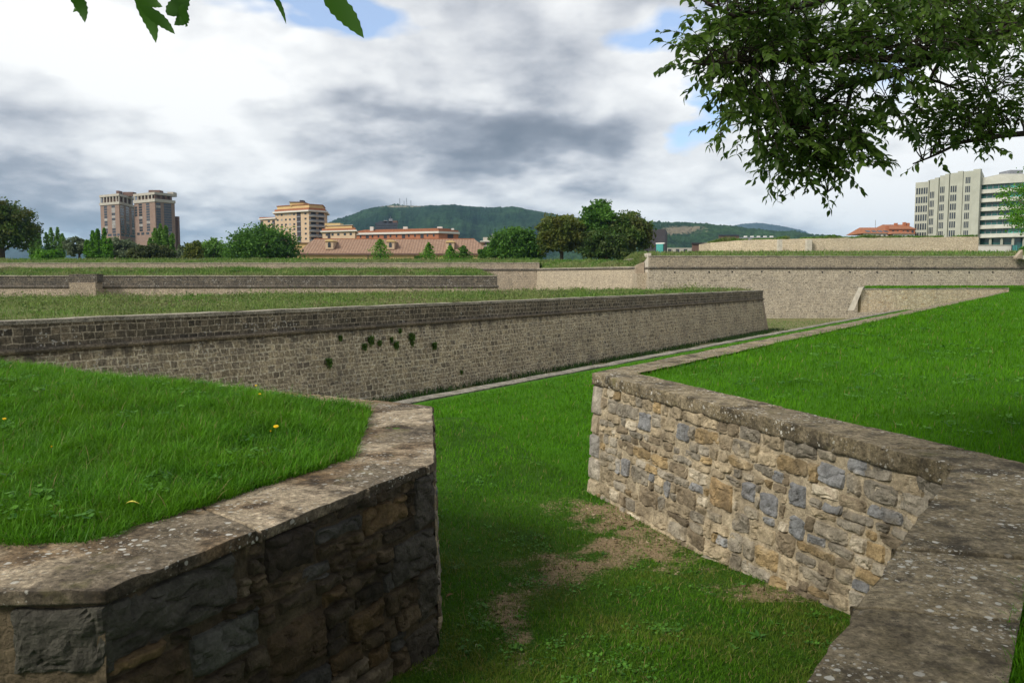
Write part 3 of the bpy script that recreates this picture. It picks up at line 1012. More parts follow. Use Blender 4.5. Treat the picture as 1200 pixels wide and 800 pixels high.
# ------------------------------------------------------------------ larger walls
def strip_wall(mb, pts, z0, z1, batter, ztop=None, thick=.7, capped=True):
    """wall faced to the right of the run; the foot stands out by the batter"""
    ztop = z1 if ztop is None else ztop
    lo, hi = offset(pts, batter * (ztop - z0)), offset(pts, batter * (ztop - z1))
    bk = offset(pts, -thick)
    u = 0
    nrow = max(1, int((z1 - z0) / 1.2))
    for i in range(len(pts) - 1):
        L = (Vector(pts[i + 1][:2]) - Vector(pts[i][:2])).length
        for r in range(nrow):
            f0, f1 = r / nrow, (r + 1) / nrow
            za, zb = z0 + (z1 - z0) * f0, z0 + (z1 - z0) * f1
            a, b = lo[i].lerp(hi[i], f0), lo[i + 1].lerp(hi[i + 1], f0)
            c, d = lo[i + 1].lerp(hi[i + 1], f1), lo[i].lerp(hi[i], f1)
            mb.quad((a.x, a.y, za), (b.x, b.y, za), (c.x, c.y, zb), (d.x, d.y, zb), [(u, za), (u + L, za), (u + L, zb), (u, zb)])
        if capped:
            a, b, c, d = hi[i], hi[i + 1], bk[i + 1], bk[i]
            mb.quad((a.x, a.y, z1), (b.x, b.y, z1), (c.x, c.y, z1), (d.x, d.y, z1), [(u, 0), (u + L, 0), (u + L, thick), (u, thick)])
            a, b = bk[i], bk[i + 1]
            mb.quad((b.x, b.y, z0), (a.x, a.y, z0), (a.x, a.y, z1), (b.x, b.y, z1), [(u + L, z0), (u, z0), (u, z1), (u + L, z1)])
        u += L
    if capped:
        for i, fl in ((0, 1), (len(pts) - 1, -1)):
            q = [(lo[i].x, lo[i].y, z0), (hi[i].x, hi[i].y, z1), (bk[i].x, bk[i].y, z1), (bk[i].x, bk[i].y, z0)]
            if fl < 0: q = q[::-1]
            mb.quad(*q, [(0, z0), (.3, z1), (.9, z1), (.9, z0)])

def moulding(mb, pts, zc, r, out=0.0):
    """half-round cordon"""
    prof = [(out - .02, r), (out + r * .6, r * .85), (out + r, 0), (out + r * .6, -r * .85), (out - .02, -r)]
    rings = [[(q, zc + dz_) for q in offset(pts, o)] for o, dz_ in prof]
    u = 0
    for i in range(len(pts) - 1):
        L = (Vector(pts[i + 1][:2]) - Vector(pts[i][:2])).length
        for k in range(len(prof) - 1):
            a, b, c, d = rings[k + 1][i], rings[k + 1][i + 1], rings[k][i + 1], rings[k][i]
            mb.quad((a[0].x, a[0].y, a[1]), (b[0].x, b[0].y, b[1]), (c[0].x, c[0].y, c[1]), (d[0].x, d[0].y, d[1]),
                    [(u, .5 + k * .1), (u + L, .5 + k * .1), (u + L, .6 + k * .1), (u, .6 + k * .1)])
        u += L

def wobble_coping(pts, width, zt, th, over, mat, parent, name='coping', step=1.0):
    mb = MB()
    fine = []
    for i in range(len(pts) - 1):
        L = (Vector(pts[i + 1][:2]) - Vector(pts[i][:2])).length
        n = max(1, int(L / step))
        fine += [Vector(pts[i]).lerp(Vector(pts[i + 1]), k / n) for k in range(n)]
    fine.append(Vector(pts[-1]))
    o_, i_ = offset(fine, over), offset(fine, -width)
    prev = None
    for k, (a, b) in enumerate(zip(o_, i_)):
        j = .02 * mn.noise(Vector((k * .9, zt, 0))) + random.uniform(-.012, .012)
        c = 1 + random.uniform(-.2, .2)
        ring = [mb.vert(p, (c, c, c)) for p in ((a.x, a.y, zt - th), (a.x, a.y, zt + j), (b.x, b.y, zt + j), (b.x, b.y, zt - th))]
        if prev:
            for q in range(4):
                mb.face((prev[q], ring[q], ring[(q + 1) % 4], prev[(q + 1) % 4]))
        else: mb.face(ring[::-1])
        prev = ring
    mb.face(prev)
    return mb.build(name, mat, parent)

# counterscarp: the moat's near wall, its pale coping flush with the covered way
cs = empty('counterscarp_wall', (K1.x, K1.y, Zm), 'low pale coping line along the near edge of the moat', 'wall')
cp = [K2, K0]
mb = MB(); strip_wall(mb, cp, Zm - .2, -.1, .06); mb.build('wall_face', M['traverse'], cs)
wobble_coping(cp, .45, .04, .16, .03, M['coping_grey'], cs, step=.8)

# ravelin
def at_wall(px, py, p0, n, batter, ztop):
    """point of a battered wall seen at a photo position"""
    r = ray(px, py)
    o = Vector((0, 0, H))
    nn = Vector((n.x, n.y, batter)).normalized()
    q = Vector((p0.x, p0.y, ztop))
    k = (q - o).dot(nn) / r.dot(nn)
    return o + r * k

BAT = .16
rvn = rn(Rv0, Rv1)
ZR = Z(340, Rv1.y) 
ZC = ZR - 1.0
rb_ = BAT * (ZC - Zm)
e1 = Rv1 - rvn * rb_ - rd * (BAT * (ZC - Zm) * .9)
e0 = RvL - rvn * rb_
e2 = e1 + Vector((-.55, .83, 0)) * 10
rav = [e0, e1, e2]
rv = empty('ravelin_wall', (e1.x, e1.y, Zm), 'long grey battered ravelin wall with a black stone parapet and cordon across the moat', 'wall')
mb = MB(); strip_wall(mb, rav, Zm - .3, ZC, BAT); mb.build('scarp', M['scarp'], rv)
mb = MB(); moulding(mb, rav, ZC + .06, .085, .05); mb.build('cordon', M['cordon'], rv, smooth=True)
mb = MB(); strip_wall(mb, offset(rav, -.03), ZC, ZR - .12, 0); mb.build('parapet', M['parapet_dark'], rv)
wobble_coping(offset(rav, -.03), .75, ZR, .13, .04, M['coping_far'], rv, step=.7)
# dressed corner stones at the salient
mb = MB()
nl, nr = rvn, rn(e1, e2)
zz = Zm - .2
while zz < ZC - .3:
    hq = random.uniform(.3, .42)
    ln = random.uniform(.35, .75)
    k0, k1 = BAT * (ZC - zz), BAT * (ZC - zz - hq)
    mit = (nl + nr) / (1 + nl.dot(nr))
    g = .015
    for za, ka, zb, kb in ((zz, k0, zz + hq - .02, k1),):
        c0, c1_ = e1 + mit * (ka + g), e1 + mit * (kb + g)
        l0, l1 = e1 + nl * (ka + g) - rd * ln, e1 + nl * (kb + g) - rd * ln
        r0, r1 = e1 + nr * (ka + g) + (e2 - e1).normalized() * .5, e1 + nr * (kb + g) + (e2 - e1).normalized() * .5
        mb.quad((l0.x, l0.y, za), (c0.x, c0.y, za), (c1_.x, c1_.y, zb), (l1.x, l1.y, zb))
        mb.quad((c0.x, c0.y, za), (r0.x, r0.y, za), (r1.x, r1.y, zb), (c1_.x, c1_.y, zb))
    zz += hq
mb.build('quoins', M['soil_stone'], rv)

def ravz(x, y):
    return ZR - .06 + .10 * mn.noise(Vector((x * .15, y * .15, 8))) + .05 * mn.noise(Vector((x * .6, y * .6, 3)))
sd_R = side(e0, e1)
BL, BR = Vector((-75, 27, 0)), Vector((e1.x - 3.6, e1.y + 5.4, 0))
sd_RB = side(BL, BR)
in_rav = lambda x, y, m=0.0: sd_R(x, y) > m and sd_RB(x, y) < 0 and side(e1, e2)(x, y) > m
grid_sheet('ravelin_terreplein', lambda x, y: in_rav(x, y, .5), ravz, -80, 30, 5, 92, 160, 140, M['turf_wild'],
           'rough weedy grass top of the ravelin behind its dark parapet', 'grass ground')
mb = MB()
strip_wall(mb, [BR, BL], Zm - .2, ZR - .1, 0.0); o = mb.build('gorge_wall', M['scarp'], rv)

def wild(name, n, x0, x1, y0, y1, test, zf, hgt, label, mat='grass_wild', wsc=1.0, clumpf=.35):
    xs = rng.uniform(x0, x1, n); ys = rng.uniform(y0, y1, n)
    pts = np.array([(a, b, zf(a, b)) for a, b in zip(xs, ys) if test(a, b)])
    d = pts[:, 1]
    cl = np.array([mn.fractal(Vector((x * clumpf, y * clumpf, 21)), 1.0, 2.0, 3) for x, y in pts[:, :2]])
    lo_ = np.array([mn.noise(Vector((x * .13, y * .13, 61))) for x, y in pts[:, :2]])
    h = np.clip(hgt * (.38 + 1.0 * cl + .7 * lo_ + rng.gamma(1.6, .26, len(pts))), .06, 1.4)
    r = np.clip(.42 + .7 * cl - .5 * lo_ + rng.normal(0, .22, len(pts)), 0, 1)
    return blades(name, pts, h, np.clip(d / 933 * .75, .02, .2) * wsc * rng.uniform(.6, 1.2, len(pts)), rng.uniform(.2, 1.0, len(pts)), M[mat], label, 'grass', 2, rnd=r)

wild('ravelin_weeds', 150000, -60, 29, 16, 90, lambda x, y: in_rav(x, y, .75) and abs(x / y) < .72 and mn.noise(Vector((x * .4, y * .4, 50))) > -.32 - .5 * random.random(), ravz, .30,
     'tall wild grass and weeds on top of the ravelin')

# grass at the ravelin's foot
xs = rng.random(9000)
pts = []
for s_ in xs:
    q = RvL.lerp(Rv1, .30 + .72 * s_)
    dd = rng.gamma(1.4, .45)
    m = mn.noise(Vector((q.x * .35, q.y * .35, 1)))
    if m < -.15 and dd > .25: continue
    q = q + rvn * (dd - .1)
    pts.append((q.x, q.y, Zm))
pts = np.array(pts)
blades('wall_foot_grass', pts, rng.uniform(.15, .5, len(pts)), np.full(len(pts), .05), rng.uniform(.2, 1, len(pts)), M['grass_wall'],
       'dark tufts of grass along the foot of the ravelin wall', 'grass', 2)

# plants rooted in the ravelin's face
spots = [(398, 396, .9), (433, 398, 1.5), (426, 406, 1.1), (463, 404, 1.3), (481, 394, 1.6), (482, 402, .8), (468, 388, .8),
         (458, 398, .8), (508, 405, 1.2), (384, 424, 1.4), (444, 402, .9), (540, 436, .7)]
wp_names = ['leftmost of the upper row', 'large round', 'below the round one', 'broad low', 'largest bushy', 'thin trailing', 'tiny upper',
            'small pale', 'rightmost rounded', 'lowest left near the mound', 'small low', 'far right lowest tiny']
for (px, py, s_), nm in zip(spots, wp_names):
    p = at_wall(px, py, e1, rvn, BAT, ZC)
    k = int(160 * s_)
    rr = .12 * s_
    c = np.array(p) + np.array(rvn) * rr * .5
    off = np.clip(rng.normal(0, 1, (k, 3)), -1.5, 1.5) * np.array([rr * .45, rr * .45, rr * .55])
    off[:, 2] -= .35 * rr * rng.gamma(1.2, .8, k)
    off[:, :2] += np.outer(mn.noise(Vector((px, py, 1))) * off[:, 2] * .8, np.array([rd.x, rd.y]))
    off -= np.outer(np.minimum(0, off @ np.array(rvn) + rr * .4), np.array(rvn))
    o = blades('wall_plant', c + off, np.full(k, .12), np.full(k, .05), rng.uniform(.3, 1.4, k), M['wall_plant'], None, None, 2)
    tag(o, nm + ' green plant growing out of the grey ravelin wall', 'wall plant', 'plants growing on the ravelin wall')
    if 'kind' in o: del o['kind']

# ---- second tier: blackened wall behind the ravelin
d2 = 100.0
z2 = Z(322.5, d2)
s0, s1 = Vector((-140, 97, 0)), Vector(((583 - 600) / FPX * 103, 103, 0))
s2 = Vector((s1.x - 5.5, 140, 0))
tier = [s0, s1, s2]
bw = empty('blackened_wall', (s1.x, s1.y, Zm), 'low blackened stone wall with a thin cordon behind the ravelin weeds', 'wall')
zc2 = Z(337, d2)
mb = MB(); strip_wall(mb, tier, Zm, zc2, .12); mb.build('scarp', M['curtain'], bw)
mb = MB(); moulding(mb, tier, zc2 + .1, .16, .02); mb.build('cordon', M['wall_black'], bw, smooth=True)
mb = MB(); strip_wall(mb, offset(tier, -.03), zc2, z2 - .14, 0); mb.build('parapet', M['wall_black'], bw)
wobble_coping(offset(tier, -.03), .7, z2, .15, .06, M['coping_far'], bw, step=1.3)
q0, q1 = D(86, 330, 98.6), D(116, 330, 98.9)
mb = MB(); mb.prism([(q0.x, q0.y - .9), (q1.x, q1.y - .9), (q1.x, q1.y + .8), (q0.x, q0.y + .8)], Zm, Z(331, 98)); mb.build('pier', M['curtain'], bw)
mb = MB(); mb.prism([(q0.x - .2, q0.y - .6), (q1.x + .1, q1.y - .6), (q1.x + .1, q1.y + .9), (q0.x - .2, q0.y + .9)], Z(331, 98) + .003, Z(321, 98)); mb.build('pier_cap', M['wall_black'], bw)

def t2z(x, y):
    f = min(1, max(0, (y - 102) / 24))
    return z2 - .1 + (Z(317, 130) - z2 + .1) * f * f * (3 - 2 * f) + .12 * mn.noise(Vector((x * .12, y * .12, 2)))
sd_T = side(s0, s1)
in_t2 = lambda x, y: sd_T(x, y) > .5 and side(s1, s2)(x, y) > .4
grid_sheet('middle_terreplein', in_t2, t2z, -150, 0, 96, 156, 110, 60, M['turf_wild'], 'grassy bank between the blackened wall and the rampart', 'grass ground')
wild('middle_weeds', 60000, -110, 0, 98, 140, lambda x, y: in_t2(x, y) and abs(x / y) < .72, t2z, .48, 'tall pale wild grass on the bank behind the blackened wall')

# ---- third tier: curtain, flank and bastion of the citadel's main rampart
c0 = Vector((-300, 156, 0)); c1 = Vector(((632 - 600) / FPX * 146, 146, 0))
f1 = Vector(((746 - 600) / FPX * 121, 121, 0))
b0 = Vector(((761 - 600) / FPX * 113, 113, 0)); b1 = Vector(((1189 - 600) / FPX * 116, 116, 0))
b2 = b1 + Vector((60, 10, 0))
ZCU, ZCUc = Z(308, 150), Z(317, 150)
cw = empty('curtain_wall', (c1.x, c1.y, Zm), 'long weathered curtain wall of the citadel below the row of trees', 'wall')
cur = [c0, c1]
mb = MB(); strip_wall(mb, cur, Zm, ZCUc, .08); mb.build('scarp', M['curtain'], cw)
mb = MB(); moulding(mb, cur, ZCUc + .12, .17, .02); mb.build('cordon', M['wall_black'], cw, smooth=True)
mb = MB(); strip_wall(mb, offset(cur, -.03), ZCUc, ZCU - .15, 0); mb.build('parapet', M['curtain'], cw)
wobble_coping(offset(cur, -.03), .8, ZCU, .16, .06, M['coping_far'], cw, step=1.5)
ZFL = Z(313, 130)
fw = empty('flank_wall', (f1.x, f1.y, Zm), 'pale flank wall with grass on top joining the curtain to the bastion', 'wall')
fl_ = [c1 + Vector((-.4, -.25, 0)), f1]
mb = MB(); strip_wall(mb, fl_, Zm, ZFL - .35, .06); mb.build('scarp', M['flank'], fw)
mb = MB(); moulding(mb, fl_, ZFL - .28, .16, .02); mb.build('cordon', M['wall_black'], fw, smooth=True)
wobble_coping(fl_, .8, ZFL, .18, .07, M['wall_black' if False else 'coping_far'], fw, step=1.2)
ZB, ZBc = Z(299.5, 113), Z(315, 113)
bst = [Vector((b0.x - .2, 140, 0)), b0, b1, b2]
bw2 = empty('bastion_wall', (b0.x, b0.y, Zm), 'tall beige bastion wall with a dark cordon, facing the viewer on the right', 'wall')
mb = MB(); strip_wall(mb, bst, Zm - .2, ZBc, .10); mb.build('scarp', M['bastion'], bw2)
mb = MB(); moulding(mb, bst, ZBc + .12, .16, .02); mb.build('cordon', M['wall_black'], bw2, smooth=True)
mb = MB(); strip_wall(mb, offset(bst, -.03), ZBc, ZB - .14, 0); mb.build('parapet', M['bastion_par'], bw2)
wobble_coping(offset(bst, -.03), .9, ZB, .15, .06, M['coping_far'], bw2, step=1.3)
# drain holes under the cordon
k = 0
for px in range(776, 1190, 17):
    p = at_wall(px + random.uniform(-5, 5), 318.5 + random.uniform(-.6, 1.2), b0, rn(b0, b1), .10, ZBc)
    mb = MB(); mb.box(p.x - .12, p.x + .12, p.y - .012, p.y + .3, p.z - .12, p.z + .12)
    if px % 2: mb.build('drain_hole', M.setdefault('dark', plain('dark_recess', (.02, .018, .016), .9)), bw2)
# stair notch between flank and bastion
st = empty('stone_stair_notch', (f1.x, f1.y, ZFL - 2), 'pale stone notch with a sloping slab between flank and bastion', 'stonework')
mb = MB()
pa, pb = D(754.5, 310, 114.6), D(762.5, 310, 114.6)
mb.prism([(pa.x + .55, pa.y - .3), (pb.x, pb.y - .3), (pb.x, pb.y + 3), (pa.x + .55, pa.y + 3)], Z(319, 114.6), Z(296.5, 114.6)); mb.build('end_post', M['pale_stone'], st)
pa, pb = D(745, 310, 117), D(755, 310, 117)
mb = MB(); mb.prism([(pa.x, pa.y), (pb.x, pb.y), (pb.x, pb.y + 1.0), (pa.x, pa.y + 1.0)], Z(320, 117), Z(310, 117),
                    [Z(311, 117), Z(307, 117), Z(307, 117), Z(311, 117)]); mb.build('sloping_slab', M['soil_stone'], st)
pa, pb = D(746, 320, 115.6), D(763, 320, 115.6)
mb = MB(); mb.prism([(pa.x, pa.y - .5), (pb.x, pb.y - .5), (pb.x, pb.y + 4), (pa.x, pa.y + 4)], Zm, Z(320, 115.6)); mb.build('landing', M['flank'], st)
# matching slab at the right-hand end
st = empty('stone_ramp_slab', tuple(D(1192, 300, 117)), 'pinkish stone slab beside the bastion wall at the right edge', 'stonework')
pa, pb = D(1183, 300, 116.5), D(1190, 300, 116.5)
mb = MB(); mb.prism([(pa.x, pa.y - 1.6), (pb.x, pb.y - 1.6), (pb.x, pb.y - .9), (pa.x, pa.y - .9)], Z(303, 116), Z(296, 116),
                    [Z(301.5, 116), Z(293, 116), Z(293, 116), Z(301.5, 116)]); mb.build('slab', M['soil_stone'], st)
pa, pb = D(1190, 300, 116.5), D(1225, 300, 116.5)
mb = MB(); mb.prism([(pa.x, pa.y - 1.5), (pb.x, pb.y - 1.5), (pb.x, pb.y + 3), (pa.x, pa.y + 3)], Z(304, 116), Z(299.5, 116)); mb.build('landing', M['pale_stone'], st)

# rampart ground behind the third tier, carried back as the town's ground
front = [(c0.x, c0.y, ZCU - .05), (-140, 150.8, ZCU - .05), (-70, 148.8, ZCU - .05), (c1.x, c1.y, ZCU - .05), (c1.x + .3, c1.y - .4, ZFL), (f1.x, f1.y, ZFL),
         (f1.x + .2, 122, ZFL), (b0.x, b0.y + .9, ZB - .05), (35, 114.2, ZB - .05), (55, 115.2, ZB - .05), (b1.x, b1.y + .7, ZB - .05), (b2.x, b2.y, ZB - .05), (300, 150, ZB)]
crest = [(0, 9, 303.8)] * 4 + [(0, 10, 305)] + [(0, 12, 305.5)] * 2 + [(0, 22, 297.5)] + [(0, 30, 296)] * 5
rows = [[], [], [], [], [], []]
for (x, y, z), (_, dd, py) in zip(front, crest):
    yc = max(y, 113) + dd
    zc_ = Z(py, yc)
    rows[0].append((x, y, z))
    rows[1].append((x, y + dd * .45, z + (zc_ - z) * .7))
    rows[2].append((x * 1.03, yc, zc_))
    rows[3].append((x * 1.15, yc + 22, zc_ - .6 if py > 300 else zc_))
    rows[4].append((x * 2, 330, 5.5))
    rows[5].append((x * 10, 1900, 4.0))
mb = MB()
for r in range(5):
    for i in range(len(front) - 1):
        n = 6
        for k in range(n):
            a = Vector(rows[r][i]).lerp(Vector(rows[r][i + 1]), k / n); b = Vector(rows[r][i]).lerp(Vector(rows[r][i + 1]), (k + 1) / n)
            c = Vector(rows[r + 1][i]).lerp(Vector(rows[r + 1][i + 1]), (k + 1) / n); d = Vector(rows[r + 1][i]).lerp(Vector(rows[r + 1][i + 1]), k / n)
            mb.quad(a, b, c, d)
ro = mb.build('rampart_ground', M['turf_wild'], smooth=False)
tag(ro, 'grass topped main rampart and the town ground behind it', 'grass ground', kind='structure')

def along(rows_a, rows_b, n, hgt, name, label, jit=.15):
    """tufts between two rows of the rampart sheet"""
    segs = len(rows_a) - 1
    pts = []
    Ls = np.array([(Vector(rows_a[i + 1]) - Vector(rows_a[i])).length for i in range(segs)])
    pr = Ls / Ls.sum()
    for i in rng.choice(segs, n, p=pr):
        f, g = rng.random(), rng.random()
        a = Vector(rows_a[i]).lerp(Vector(rows_a[i + 1]), f); b = Vector(rows_b[i]).lerp(Vector(rows_b[i + 1]), f)
        p = a.lerp(b, g)
        if abs(p.x / p.y) < .75: pts.append(p)
    pts = np.array(pts)
    cl = np.array([mn.fractal(Vector((x * .25, y * .25, 4)), 1.0, 2.0, 3) for x, y in pts[:, :2]])
    blades(name, pts, np.clip(hgt * (.5 + .7 * cl + rng.gamma(2, .2, len(pts))), .08, 1.3), .13 * rng.uniform(.6, 1.2, len(pts)), rng.uniform(.2, 1, len(pts)),
           M['grass_wild'], label, 'grass', 2, rnd=np.clip(.42 + .5 * cl + rng.normal(0, .2, len(pts)), 0, 1))
for r, n in ((0, 30000), (1, 30000)):
    along(rows[r], rows[r + 1], n, .32 if r == 0 else .42, 'rampart_weeds',
          ['short wild grass just behind the rampart parapets', 'taller wild grass on the rampart crest below the trees'][r])

# moat floor tufts visible beyond the ravelin's corner
pts = np.array([(x, y, Zm) for x, y in zip(rng.uniform(24, 62, 9000), rng.uniform(70, 110, 9000)) if sd_K(x, y) > .3])
blades('moat_grass', pts, rng.uniform(.05, .18, len(pts)), np.full(len(pts), .07), rng.uniform(.2, 1, len(pts)), M['grass_wild'], 'short dry grass on the moat floor beyond the ravelin corner', 'grass', 2)

# inner wall on the bastion
iw = empty('inner_wall', tuple(D(1000, 296, 152)), 'pale buff upper wall with weeds on its top, in front of the white office block', 'wall')
seg = [(833, 284.5, 160, 297), (868, 281.5, 156, 297), (910, 280.5, 153, 297), (948, 279.5, 151, 297), (1147, 277.5, 149, 297)]
ptsi = [D(a, b, d) for a, b, d, _ in seg]
mb = MB()
u = 0
for i in range(len(ptsi) - 1):
    a, b = ptsi[i], ptsi[i + 1]
    L = (b - a).length
    n = int(L / 1.0) + 1
    for k in range(n):
        p, q = a.lerp(b, k / n), a.lerp(b, (k + 1) / n)
        jz = lambda pp: pp.z + .16 * mn.noise(Vector((pp.x * .6, 3, 0)))
        mb.quad((p.x, p.y, 5), (q.x, q.y, 5), (q.x, q.y, jz(q)), (p.x, p.y, jz(p)), [(u + L * k / n, 5), (u + L * (k + 1) / n, 5), (u + L * (k + 1) / n, q.z), (u + L * k / n, p.z)])
        mb.quad((p.x, p.y, jz(p)), (q.x, q.y, jz(q)), (q.x, q.y + 8, q.z + .3), (p.x, p.y + 8, p.z + .3))
    u += L
a = ptsi[0]; mb.quad((a.x - .5, a.y + 8, 5), (a.x, a.y, 5), (a.x, a.y, a.z), (a.x - .5, a.y + 8, a.z), [(0, 5), (8, 5), (8, a.z), (0, a.z)])
a = ptsi[-1]; mb.quad((a.x, a.y, 5), (a.x + .5, a.y + 8, 5), (a.x + .5, a.y + 8, a.z), (a.x, a.y, a.z), [(0, 5), (8, 5), (8, a.z), (0, a.z)])
mb.build('wall_face', M['inner'], iw)
for px, wdt in ((948, 1.6), (914, 1.2)):
    p = D(px, 281, 150.4)
    mb = MB(); mb.box(p.x - wdt * .3, p.x + wdt * .3, p.y - .35, p.y + .6, 5, p.z + .05); mb.build('buttress', M['pale_stone'], iw)
pts = []
for i in rng.choice(4, 9000, p=np.array([35, 42, 38, 199]) / 314):
    f = rng.random()
    p = ptsi[i].lerp(ptsi[i + 1], f)
    if mn.noise(Vector((p.x * .25, 2, 0))) < -.25: continue
    pts.append((p.x, p.y + .2 + rng.random() * 3, p.z + .02))
pts = np.array(pts)
hh = np.array([.35 + .9 * max(0, mn.noise(Vector((x * .2, 7, 0)))) for x in pts[:, 0]])
blades('inner_wall_weeds', pts, hh * rng.uniform(.6, 1.5, len(pts)), np.full(len(pts), .14), rng.uniform(.2, 1, len(pts)), M['grass_wild'], 'weeds growing along the top of the pale upper wall', 'grass', 2)

# traverse across the far end of the covered way
ta, tb_ = D(1008, 362, 80), D(1182, 345, 84)
ZT = Z(336.5, 82)
tw_ = empty('traverse_wall', (ta.x, ta.y, 0), 'short bright stone wall with grass on top beyond the far corner of the lawn', 'wall')
mb = MB(); strip_wall(mb, [ta, tb_], -.2, ZT - .12, .08, thick=.4); mb.build('wall_face', M['traverse'], tw_)
wobble_coping([ta, tb_], .4, ZT - .1, .12, .03, M['coping_far'], tw_, step=.9)
mb = MB()
zs0, zs1 = .02, ZT
for px0, px1, px2, px3, dq in ((995.5, 1003, 1013, 1007.5, 79.3),):
    g = [D(px0, 300, dq), D(px1, 300, dq), D(px2, 300, dq + .35), D(px3, 300, dq + .35)]
    mb.quad((g[0].x, g[0].y, zs0), (g[1].x, g[1].y, zs0), (g[2].x, g[2].y, zs1), (g[3].x, g[3].y, zs1))
    mb.quad((g[0].x + 1.7, g[0].y + 3, zs0), (g[0].x, g[0].y, zs0), (g[3].x, g[3].y, zs1), (g[3].x + 1.7, g[3].y + 3, zs1))
    mb.quad((g[3].x, g[3].y, zs1), (g[2].x, g[2].y, zs1), (g[2].x + 1.7, g[2].y + 3, zs1), (g[3].x + 1.7, g[3].y + 3, zs1))
    mb.quad((g[1].x, g[1].y, zs0), (g[1].x + .2, g[1].y + .6, zs0), (g[2].x + .2, g[2].y + .6, zs1), (g[2].x, g[2].y, zs1))
mb.build('end_slab', M['pale_stone'], tw_)
tdir = (tb_ - ta).normalized(); tnb = Vector((-tdir.y, tdir.x, 0))
ti0 = ta + tnb * .35 + tdir * .3; ti1 = tb_ + tnb * .35 + tdir * 40
tk0 = Vector((ti0.x * 90 / ti0.y + .6, 90, 0))
tsoil = MB(); tsoil.prism([ti0, ti1, ti1 + tnb * 14, tk0], -.2, ZT - .06)
tag(tsoil.build('traverse_bank', M['turf_lawn']), 'green grass bank behind the short bright wall', 'grass ground', kind='structure')
pts = []
for f, g in zip(rng.random(9000) * 32, rng.random(9000) * 7):
    q = ti0 + tdir * f + tnb * g
    if q.x / q.y > ti0.x / ti0.y + .004: pts.append((q.x, q.y, ZT - .07))
pts = np.array(pts)
blades('traverse_grass', pts, rng.uniform(.08, .32, len(pts)), np.full(len(pts), .07), rng.uniform(.2, 1, len(pts)), M['grass_lawn'], 'green grass on the bank above the short bright wall', 'grass', 2)


# ------------------------------------------------------------------ trees
def quads_cloud(centers, size, rnd, flat=.0):
    n = len(centers)
    a = rng.normal(0, 1, (n, 3)); a /= np.linalg.norm(a, axis=1)[:, None]
    b = rng.normal(0, 1, (n, 3))
    b -= (b * a).sum(1)[:, None] * a
    b /= np.linalg.norm(b, axis=1)[:, None]
    s = (size * rng.uniform(.6, 1.3, n))[:, None]
    v = np.stack([centers - a * s, centers + b * s * .5, centers + a * s, centers - b * s * .5], 1).reshape(-1, 3)
    f = np.arange(4 * n)
    return v, f, np.full(n, 4), np.repeat(rnd, 4)

def forbs(name, n, x0, x1, y0, y1, test, zf, label, hmax=.5):
    pts, rr = [], []
    for _ in range(n):
        x, y = rng.uniform(x0, x1), rng.uniform(y0, y1)
        if not test(x, y): continue
        g = mn.fractal(Vector((x * .12, y * .12, 77)), 1.0, 2.0, 3)
        sz = rng.uniform(.2, .75) * (1 + 1.3 * g) + (.5 if rng.random() < .05 else 0)
        if sz < .12: continue
        k = int(26 + 30 * sz)
        q = np.clip(rng.normal(0, .5, (k, 3)), -1, 1) * np.array([sz, sz, sz * hmax])
        q[:, 2] = np.abs(q[:, 2])
        pts.append(np.array([x, y, zf(x, y)]) + q)
        rr.append(np.clip(rng.uniform(0, 1) + rng.normal(0, .18, k), 0, 1))
    pts, rr = np.concatenate(pts), np.concatenate(rr)
    v, f, lt, ra = quads_cloud(pts, np.clip(pts[:, 1] / 933 * 1.1, .05, .14), rr)
    return tag(np_mesh(name, v, f, lt, M['forb'], None, {'rnd': ra}, smooth=False), label, 'weeds', kind='stuff')
M['forb'] = leafy('forb_leaves', (.024, .085, .008), (.17, .27, .045), (.28, .25, .13), .38, .6, .16)
forbs('wild_forbs', 5200, -60, 29, 20, 90, lambda x, y: in_rav(x, y, .9) and abs(x / y) < .72, ravz, 'low bushy weeds scattered over the ravelin top')
forbs('middle_forbs', 1800, -110, 0, 98, 140, lambda x, y: in_t2(x, y) and abs(x / y) < .72, t2z, 'low bushy weeds on the bank behind the blackened wall')

def crown_points(c, r, nclump, per, seed, lobes=1.0, cr=.3, low=-.75, spread=.4):
    """leaf positions in clumps filling an uneven ellipsoid"""
    pts, rn_ = [], []
    for k in range(nclump):
        while True:
            d = Vector(rng.normal(0, 1, 3)).normalized()
            if d.z > low: break
        f = rng.random() ** spread
        lump = 1 + .34 * lobes * mn.noise(d * 1.6 + Vector((seed, seed * .3, 0))) + .16 * lobes * mn.noise(d * 4 + Vector((seed, 0, 5)))
        p = Vector((d.x * r[0], d.y * r[1], d.z * r[2])) * f * lump
        rad = min(r) * cr * rng.uniform(.55, 1.25)
        q = np.clip(rng.normal(0, .5, (per, 3)), -.85, .85) * np.array([rad, rad, rad * .75])
        pts.append(np.array(c) + np.array(p) + q)
        b = rng.uniform(.1, .9)
        rn_.append(np.clip(b + rng.normal(0, .15, per), 0, 1))
    return np.concatenate(pts), np.concatenate(rn_)

